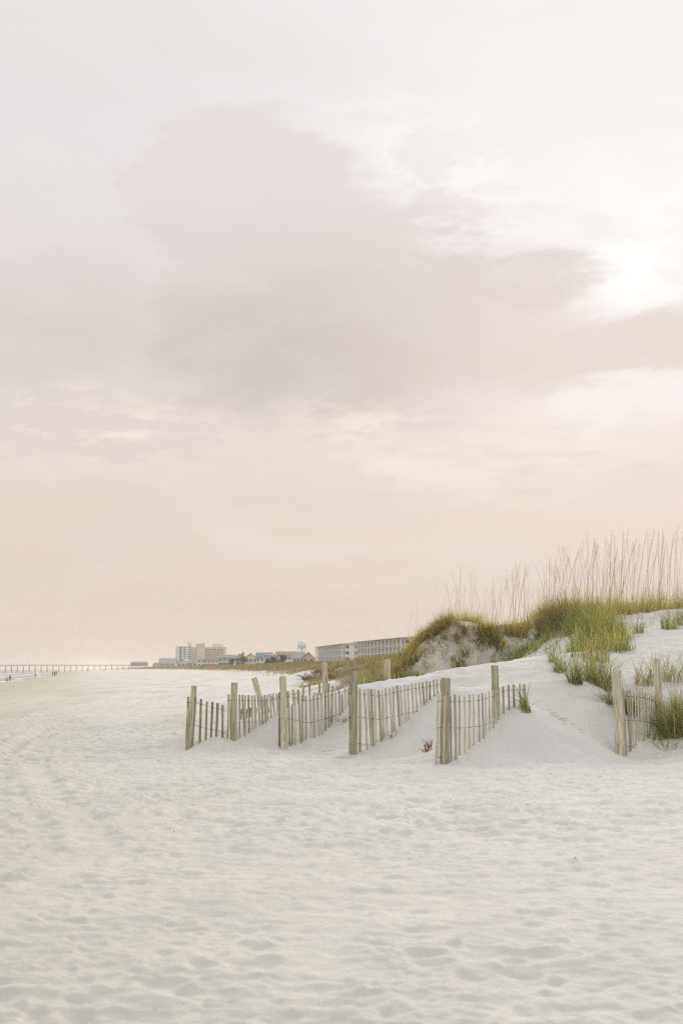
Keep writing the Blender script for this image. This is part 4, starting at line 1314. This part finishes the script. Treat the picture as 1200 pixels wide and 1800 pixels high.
house('cream house with pale gable right of the brown house', 430, 452, 1148, 770, CREAM, R_GREY, 'gable_y', 10, 3, 2, eave=.66)
house('house with bright teal roof and pale walls', 450, 464, 1147, 740, TEALW, R_TEAL, 'gable_x', 10, 2, 2, eave=.7, deck=True)
house('white flat-topped house right of the bright teal roof', 463, 478, 1147, 720, WHITE, R_GREY, 'flat', 9, 3, 2)
house('small blue green gabled house between two white houses', 477, 487, 1149, 700, TEALW, R_TEALG, 'gable_y', 8, 2, 2)
house('large white house with long low roof and many windows', 485, 517, 1145, 660, WHITE, R_BROWN, 'gable_x', 11, 6, 2, eave=.78, deck=True)
house('grey-roofed house between the large white and the yellow house', 515, 533, 1146, 640, TEALW, R_GREY, 'gable_x', 9, 3, 2, eave=.6)
house('yellow house with gable facing the beach, rightmost of the row', 531, 553, 1146, 560, YELLOW, R_BROWN, 'gable_y', 11, 2, 2, eave=.6)

def hotel():
    Y = 1300.0
    k = Y / F_PX / 1.006
    X = lambda u: (u - 600) * k
    Zt = lambda v: survey(600, v, Y).z
    cx0 = X(352)
    z0 = float(macro_z(np.array([cx0]), np.array([Y]))[0]) - .5
    root = thing('tall_hotel', 'tall cream and white hotel with two towers, highest building on the beach', 'hotel', (cx0, Y, z0))
    L = lambda u: X(u) - cx0
    T = lambda v: Zt(v) - z0
    # left wing, tower pair, right wing
    MB().box(L(309), L(336), 0, 22, 0, T(1136)).box(L(309) - .3, L(310), -.35, 1.2, 0, T(1134.5)).build('left_wing', WHITE, root)
    MB().box(L(336) + .01, L(344) - .01, 2, 18, 0, T(1137.5)).build('middle_wall', CREAM, root)
    MB().box(L(344), L(352) - .01, -1.5, 16, 0, T(1131.5)).build('tower', PALEW, root)
    MB().box(L(352), L(360), -2.5, 16, 0, T(1131)).build('tower', CREAM, root)
    MB().box(L(360) + .01, L(396), 1.0, 20, 0, T(1138.5)).box(L(360) + .02, L(396) + .2, .8, 20.2, T(1138.5) + .01, T(1137.6)).build('right_wing', CREAM, root)
    MB().box(L(372), L(389), 5, 14, T(1137.6) + .01, T(1132)).box(L(388), L(392), 4, 9, T(1137.6) + .02, T(1134)).build('penthouse', PALEW, root)
    ro = MB().box(L(328), L(336), 5, 14, T(1136) + .01, T(1130)).build('roof_house', PALEW, root)
    MB().tube([(L(329), 6, T(1130) - .1), (L(329), 6, T(1124))], [.18, .08], 6).build('antenna', GREYW, ro)
    fl = (T(1139) - T(1163)) / 6.0
    for j in range(7):
        zz = T(1137.5) - fl * (j + .35) * .98
        if zz < 2:
            continue
        for uu, ww in ((317, 2.3), (324, 1.3)):
            window(root, L(uu), -.02, zz, ww, 1.35)
        # balcony ends at the corner
        MB().box(L(330), L(336.5), -1.6, -.01, zz - 1.4, zz - 1.15).box(L(330), L(336.5), -1.6, -1.5, zz - 1.149, zz - .3).build('balcony', WHITE, root)
        window(root, L(333), -.02, zz + .1, 2.2, 1.9)
        window(root, L(345.5), -1.52, zz, .8, 1.3)
        window(root, L(309) - .02, 8, zz, 1.4, 1.5, '-x')
        window(root, L(309) - .02, 15, zz, 1.4, 1.5, '-x')
    for j in range(4):
        zz = T(1142.5) - j * (T(1142.5) - T(1147.0))
        for i in range(8):
            window(root, L(362.6 + i * 3.95), .98, zz, 1.25, 1.45)
hotel()

def condo(label, far, near, z_top, depth, bays, floors=4):
    fx, fy = far
    nx, ny = near
    d = Vector((nx - fx, ny - fy))
    Ln = d.length
    z0 = float(macro_z(np.array([nx]), np.array([ny]))[0]) - .6
    root = thing('apartment_block', label, 'apartment block', (fx, fy, z0), math.atan2(d.y, d.x))
    H = z_top - z0
    rh = 1.1
    he = H - rh
    fh = he / floors
    MB().box(0, Ln, 1.6, depth, 0, he).build('wall', paint('bright white stucco', (0.84, 0.84, 0.81)), root)
    MB().hip(0, Ln, 0.0, depth, he + .16, H, .5, .93).build('roof', R_RED, root)
    for j in range(floors):
        MB().box(.01, Ln - .01, .1, 1.59, fh * j + .05, fh * j + .28).build('balcony', FRAME, root)
        rl = MB().box(.01, Ln - .01, .12, .2, fh * j + 1.15, fh * j + 1.25)
        nb = bays * 4
        for i in range(nb):
            xx = Ln * i / nb
            rl.box(xx + .02, xx + .10, .13, .19, fh * j + .281, fh * j + 1.149)
        rl.build('railing', FRAME, root)
    pm = MB().box(-.32, .32, .0, .45, 0, he - .01).mesh('column', paint('bright white stucco', (0.84, 0.84, 0.81)))
    for i in range(bays + 1):
        obj('column', pm, root, (min(max(Ln * i / bays, .17), Ln - .17), 0, 0))
    bw = Ln / bays
    for i in range(bays):
        for j in range(floors):
            window(root, bw * (i + .5), 1.58, fh * j + fh * .5, bw * .52, fh * .56)
    for i in range(3):
        for j in range(floors):
            window(root, Ln + .02, depth * (i + .6) / 3.4, fh * j + fh * .55, 1.5, 1.5, '+x')
    return root
pa1, pb1 = survey(554, 1137, 800), survey(601, 1131, 694)
pa2, pb2 = survey(622, 1128, 651), survey(704, 1118, 556)
condo('white three storey apartment block with red roof, farther and left of its pair', (pa1.x, pa1.y), (pb1.x, pb1.y), 14.6, 15, 13)
condo('white three storey apartment block with red roof, nearer, partly behind the dune', (pa2.x, pa2.y), (pb2.x, pb2.y), 14.6, 15, 13)

def water_tower():
    Y = 1500.0
    c = survey(530, 1134, Y)
    z0 = 1.4
    root = thing('water_tower', 'pale round water tower rising behind the beach houses', 'water tower', (c.x, Y, z0))
    zc = c.z - z0
    r = 4.6
    prof = [(1.0, zc - 4.2), (2.8, zc - 3.6), (4.2, zc - 2.2), (4.6, zc - .4), (4.6, zc + .9), (4.1, zc + 2.6), (2.9, zc + 4.0), (1.2, zc + 4.8), (.3, zc + 5.0), (.3, zc + 5.7)]
    tank = paint('tank paint', (0.74, 0.78, 0.80), .5)
    MB().lathe(prof, 24).build('tank', tank, root, True)
    MB().lathe([(4.9, zc - .7), (5.3, zc - .7), (5.3, zc - .45), (4.9, zc - .45)], 24).build('walkway', tank, root)
    MB().tube([(0, 0, 0), (0, 0, zc - 4.0)], .8, 10).build('riser', tank, root)
    for k in range(6):
        a = math.pi / 3 * k + .3
        MB().tube([(math.cos(a) * 6, math.sin(a) * 6, 0), (math.cos(a) * 4.4, math.sin(a) * 4.4, zc - .5)], .28, 6).build('leg', tank, root)
    for q in (.35, .68):
        br = MB()
        rr = 6 - 1.6 * q
        pts = [(math.cos(math.pi / 3 * k + .3) * rr, math.sin(math.pi / 3 * k + .3) * rr, (zc - .5) * q) for k in range(7)]
        br.tube(pts, .12, 5)
        br.build('brace', tank, root)
water_tower()

def pier():
    Y0 = 1400.0
    x0 = survey(232, 1170, Y0).x
    zd = survey(100, 1169.6, Y0).z
    ang = math.atan2(-0.176, -1.0)
    root = thing('fishing_pier', 'long thin fishing pier on piles reaching out over the sea', 'pier', (x0, Y0, SEA_Z), ang)
    wood = paint('pier timber', (0.20, 0.17, 0.14), .9)
    Ln, W2, dh = 320.0, 3.2, zd - SEA_Z
    MB().box(-10, Ln, -W2, W2, dh - .7, dh - .2).build('deck', wood, root)
    for sy in (-1, 1):
        rl = MB().box(-10, Ln, sy * W2 - .06, sy * W2 + .06, dh + .75, dh + .9)
        for i in range(110):
            rl.box(i * 2.9, i * 2.9 + .14, sy * W2 - .05, sy * W2 + .05, dh - .199, dh + .749)
        rl.build('railing', wood, root)
    bent = MB()
    for sy in (-1, 1):
        bent.tube([(0, sy * 2.9, -3.5), (0, sy * 2.4, dh - 1.1)], [.30, .26], 7)
    bent.box(-.25, .25, -3.2, 3.2, dh - 1.1, dh - .701)
    bm_ = bent.mesh('pile_bent', wood)
    for i in range(int(Ln / 5.6)):
        obj('pile_bent', bm_, root, (3 + i * 5.6, 0, 0))
    # lamp poles
    for i in range(6):
        MB().tube([(20 + i * 45, 0, dh - .2), (20 + i * 45, 0, dh + 3.0)], .07, 5).build('lamp_pole', wood, root)
    # pier house
    a, b = survey(229, 1163, Y0 + 8), survey(259, 1163, Y0 + 8)
    zt = a.z
    zb = zd - .6
    cxp = (a.x + b.x) / 2
    w = b.x - a.x
    ph = thing('pier_house', 'low pavilion with grey teal hip roof at the landward end of the pier', 'pavilion', (cxp, Y0 + 8, 0))
    MB().box(-w / 2, w / 2, 0, 10, zb, zt - 1.6).build('wall', TEALW, ph)
    MB().hip(-w / 2, w / 2, 0, 10, zt - 1.5, zt, .7, .8).build('roof', R_TEALG, ph)
    for i in range(6):
        window(ph, -w / 2 + w * (i + .5) / 6, -.02, (zb + zt - 1.6) / 2, 1.6, 1.3)
    pl = MB()
    zg = float(macro_z(np.array([cxp]), np.array([Y0 + 8]))[0])
    st = MB().tube([(0, 0, zg - 1), (0, 0, zb)], .3, 7).mesh('stilt', wood)
    for i in range(6):
        for yy in (.6, 9.4):
            obj('stilt', st, ph, (-w / 2 + .6 + (w - 1.2) * i / 5, yy, 0))
pier()

# ---- a few shrubs and small trees between the houses
def leaf_build(n):
    oi = n.n('ShaderNodeNewGeometry')
    a = n.noise(oi.outputs['Position'], .8, 3, .6)
    return principled(n, n.mix(a, (0.03, 0.05, 0.025), (0.08, 0.11, 0.05)), .7)
M_LEAF = material('leaf', leaf_build)
M_BARK = paint('bark', (0.10, 0.08, 0.06), .9)
def small_tree(label, u, vtop, Y, rad, seed):
    r = np.random.default_rng(seed)
    p = survey(u, vtop, Y)
    z0 = float(macro_z(np.array([p.x]), np.array([Y]))[0]) - .2
    H = p.z - z0
    root = thing('small_tree', label, 'tree', (p.x, Y, z0), 0, 'trees between the houses')
    t = MB().tube([(0, 0, 0), (.1, 0, H * .35), (0, .1, H * .75)], [.22, .17, .06], 7)
    for k in range(6):
        a = k * 1.05 + r.uniform(0, .5)
        t.tube([(.05, 0, H * (.3 + .06 * k)), (math.cos(a) * rad * .5, math.sin(a) * rad * .5, H * (.5 + .06 * k))], [.09, .03], 5)
    t.build('trunk', M_BARK, root)
    n = 1500
    lob = r.normal(0, 1, (14, 3)) * np.array([rad * .42, rad * .42, H * .16]) + np.array([0, 0, H * .66])
    c = lob[r.integers(0, 14, n)] + r.normal(0, 1, (n, 3)) * rad * .2
    c[:, 2] = np.clip(c[:, 2], H * .25, H)
    d1 = r.normal(0, 1, (n, 3)); d1 /= np.linalg.norm(d1, axis=1)[:, None]
    d2 = np.cross(d1, r.normal(0, 1, (n, 3))); d2 /= np.linalg.norm(d2, axis=1)[:, None]
    s = .22
    v = np.stack([c - d1 * s, c + d2 * s * .6, c + d1 * s, c - d2 * s * .6], 1).reshape(-1, 3)
    f = np.arange(n * 4).reshape(-1, 4)
    obj('crown', fast_mesh('crown', v, f, M_LEAF), root)
small_tree('dark round tree in front of the narrow brown house', 427, 1151, 770, 2.2, 1)
small_tree('leaning dark green tree in front of the large white house', 497, 1152, 630, 2.0, 2)
small_tree('low dark shrub left of the large white house', 481, 1155, 650, 1.9, 3)
small_tree('dark bush at the right corner of the blue grey house', 407, 1158, 800, 1.8, 4)
small_tree('dark bush in front of the white flat-topped house', 471, 1156, 690, 1.5, 5)

# ================================================================== people far down the beach
def person_mesh(pose):
    """one continuous skinned body, 1.72 m tall, facing +x"""
    if pose == 'walk':
        st, ar = .22, .16
    elif pose == 'stand':
        st, ar = .03, .03
    else:
        st, ar = .12, -.10
    V = {'pel': (0, 0, .93, .145), 'wai': (.0, 0, 1.08, .125), 'che': (.01, 0, 1.28, .15), 'nek': (.015, 0, 1.46, .055), 'hea': (.03, 0, 1.57, .088), 'top': (.03, 0, 1.68, .07)}
    E = [('pel', 'wai'), ('wai', 'che'), ('che', 'nek'), ('nek', 'hea'), ('hea', 'top')]
    for s, n in ((1, 'l'), (-1, 'r')):
        V['hip' + n] = (s * st * .15, s * .09, .86, .10)
        V['kne' + n] = (s * st * .75 + .03, s * .10, .48, .062)
        V['ank' + n] = (s * st * 1.2 - .03, s * .10, .09, .043)
        V['toe' + n] = (s * st * 1.2 + .12, s * .11, .04, .035)
        V['sho' + n] = (.0, s * .18, 1.40, .06)
        V['elb' + n] = (-s * ar * .7 - .01, s * .23, 1.12, .045)
        V['wri' + n] = (-s * ar * 1.5 + .05, s * .22, .89, .032)
        V['han' + n] = (-s * ar * 1.8 + .08, s * .21, .79, .038)
        E += [('pel', 'hip' + n), ('hip' + n, 'kne' + n), ('kne' + n, 'ank' + n), ('ank' + n, 'toe' + n), ('che', 'sho' + n), ('sho' + n, 'elb' + n), ('elb' + n, 'wri' + n), ('wri' + n, 'han' + n)]
    names = list(V)
    me = bpy.data.meshes.new('skeleton')
    me.from_pydata([V[k][:3] for k in names], [(names.index(a), names.index(b)) for a, b in E], [])
    o = bpy.data.objects.new('skeleton', me)
    COL.objects.link(o)
    sk = o.modifiers.new('skin', 'SKIN')
    sk.use_smooth_shade = True
    for i, k in enumerate(names):
        d = me.skin_vertices[0].data[i]
        d.radius = (V[k][3],) * 2
        d.use_root = (k == 'pel')
    ss = o.modifiers.new('sub', 'SUBSURF')
    ss.levels = 1
    dg = bpy.context.evaluated_depsgraph_get()
    out = bpy.data.meshes.new_from_object(o.evaluated_get(dg))
    bpy.data.objects.remove(o)
    return out
BODIES = {k: person_mesh(k) for k in ('walk', 'stand', 'stroll')}
SKIN = paint('skin', (0.42, 0.27, 0.19), .6)
HAIR = paint('dark hair', (0.05, 0.035, 0.025), .7)
HAIRM = MB().lathe([(.03, 1.50), (.098, 1.54), (.108, 1.60), (.10, 1.67), (.06, 1.72), (.01, 1.735)], 12).mesh('hair', HAIR, True)
def person(label, u, Y, top, legs, pose, rz, s=1.0, bare_legs=False):
    x = (u - 600) / F_PX * Y / 1.006
    me = BODIES[pose].copy()
    me.materials.clear()
    for m in (top, legs, SKIN):
        me.materials.append(m)
    for p in me.polygons:
        c = p.center
        if c.z > 1.45 or (abs(c.y) > .19 and c.z < 1.2) or c.z < (.55 if bare_legs else .09):
            p.material_index = 2
        elif c.z < .96:
            p.material_index = 1
        p.use_smooth = True
    o = obj('person', me, None, (x, Y, gz(x, Y) - .01))
    o.rotation_euler.z = rz
    o.scale = (s, s, s)
    obj('hair', HAIRM, o, (-.0, 0, 0))
    return tag(o, label, 'person', 'people walking along the waterline')
K_BLK, K_BLU, K_NAVY = paint('black cloth', (0.02, 0.02, 0.022), .9), paint('light blue cloth', (0.30, 0.40, 0.48), .9), paint('navy cloth', (0.03, 0.045, 0.08), .9)
K_GRY, K_RED, K_TAN, K_TEAL = paint('grey cloth', (0.13, 0.13, 0.13), .9), paint('dull red cloth', (0.22, 0.10, 0.08), .9), paint('tan cloth', (0.30, 0.24, 0.16), .9), paint('teal cloth', (0.04, 0.13, 0.15), .9)
person('person in light blue top walking at far left, left one of the nearest pair', 12.5, 365, K_BLU, K_NAVY, 'walk', 1.4)
person('person in black top walking at far left, right one of the nearest pair', 18, 352, K_BLK, K_GRY, 'walk', 1.5, 1.05, True)
person('lone person in brownish clothes at the waterline right of the nearest pair', 62.5, 560, K_TAN, K_GRY, 'stroll', -1.5)
person('lone dark-clothed person standing closer to the waves', 74.5, 640, K_BLK, K_NAVY, 'stand', 0.4)
person('person in grey top, left of the group of three', 92.5, 470, K_GRY, K_RED, 'walk', 1.2)
person('person in black top, middle of the group of three', 96, 462, K_BLK, K_NAVY, 'walk', 1.5, 1.04)
person('person in dark top and pale shorts, right of the group of three', 99, 475, K_NAVY, K_TAN, 'stroll', 1.8, .97, True)
person('lone person in black walking on the damp sand beyond the group of three', 154.5, 720, K_BLK, K_BLK, 'walk', 1.4)
person('tiny far person in grey near the pier, leftmost of the far walkers', 168, 1050, K_GRY, K_GRY, 'stand', .3)
person('tiny far person in red, left one of a close pair near the pier', 181, 1020, K_RED, K_GRY, 'walk', 1.2)
person('tiny far person in black, right one of a close pair near the pier', 184.5, 1015, K_BLK, K_NAVY, 'stand', 1.2)
person('tiny far person in navy under the middle of the visible pier', 198, 1090, K_NAVY, K_GRY, 'walk', 1.5)
person('tiny far person in tan near the pier house, left of two', 207.5, 1120, K_TAN, K_GRY, 'stand', .5)
person('tiny far person in black near the pier house, right of two', 222, 1130, K_BLK, K_GRY, 'stand', .5)
person('far person in black on the sand below the pier house', 262, 1000, K_BLK, K_GRY, 'walk', -1.0)
person('far person in grey bending forward on the sand below the grey gabled house', 287, 900, K_GRY, K_NAVY, 'stroll', -1.0)
person('far person in dark green top on the sand left of the hotel', 295, 880, K_TEAL, K_BLK, 'stand', -1.2)
person('person in teal top standing at the dune edge, left of two below the hotel tower', 353.5, 560, K_TEAL, K_NAVY, 'stand', -1.5)
person('person in black top standing at the dune edge, right of two below the hotel tower', 357, 556, K_BLK, K_NAVY, 'stand', 1.5)

# ================================================================== haze over the whole shore
hz = MB().box(-14200, 5500, -5500, 12000, -15.2, 35.0)
ho = hz.build('haze', [], None)
mh = bpy.data.materials.new('haze')
mh.use_nodes = True
mh.node_tree.nodes.clear()
vo = mh.node_tree.nodes.new('ShaderNodeVolumePrincipled')
vo.inputs['Color'].default_value = (0.97, 0.93, 0.885, 1)
vo.inputs['Density'].default_value = 0.00021
vo.inputs['Anisotropy'].default_value = 0.2
mo = mh.node_tree.nodes.new('ShaderNodeOutputMaterial')
mh.node_tree.links.new(vo.outputs[0], mo.inputs['Volume'])
ho.data.materials.append(mh)
tag(ho, kind='stuff')
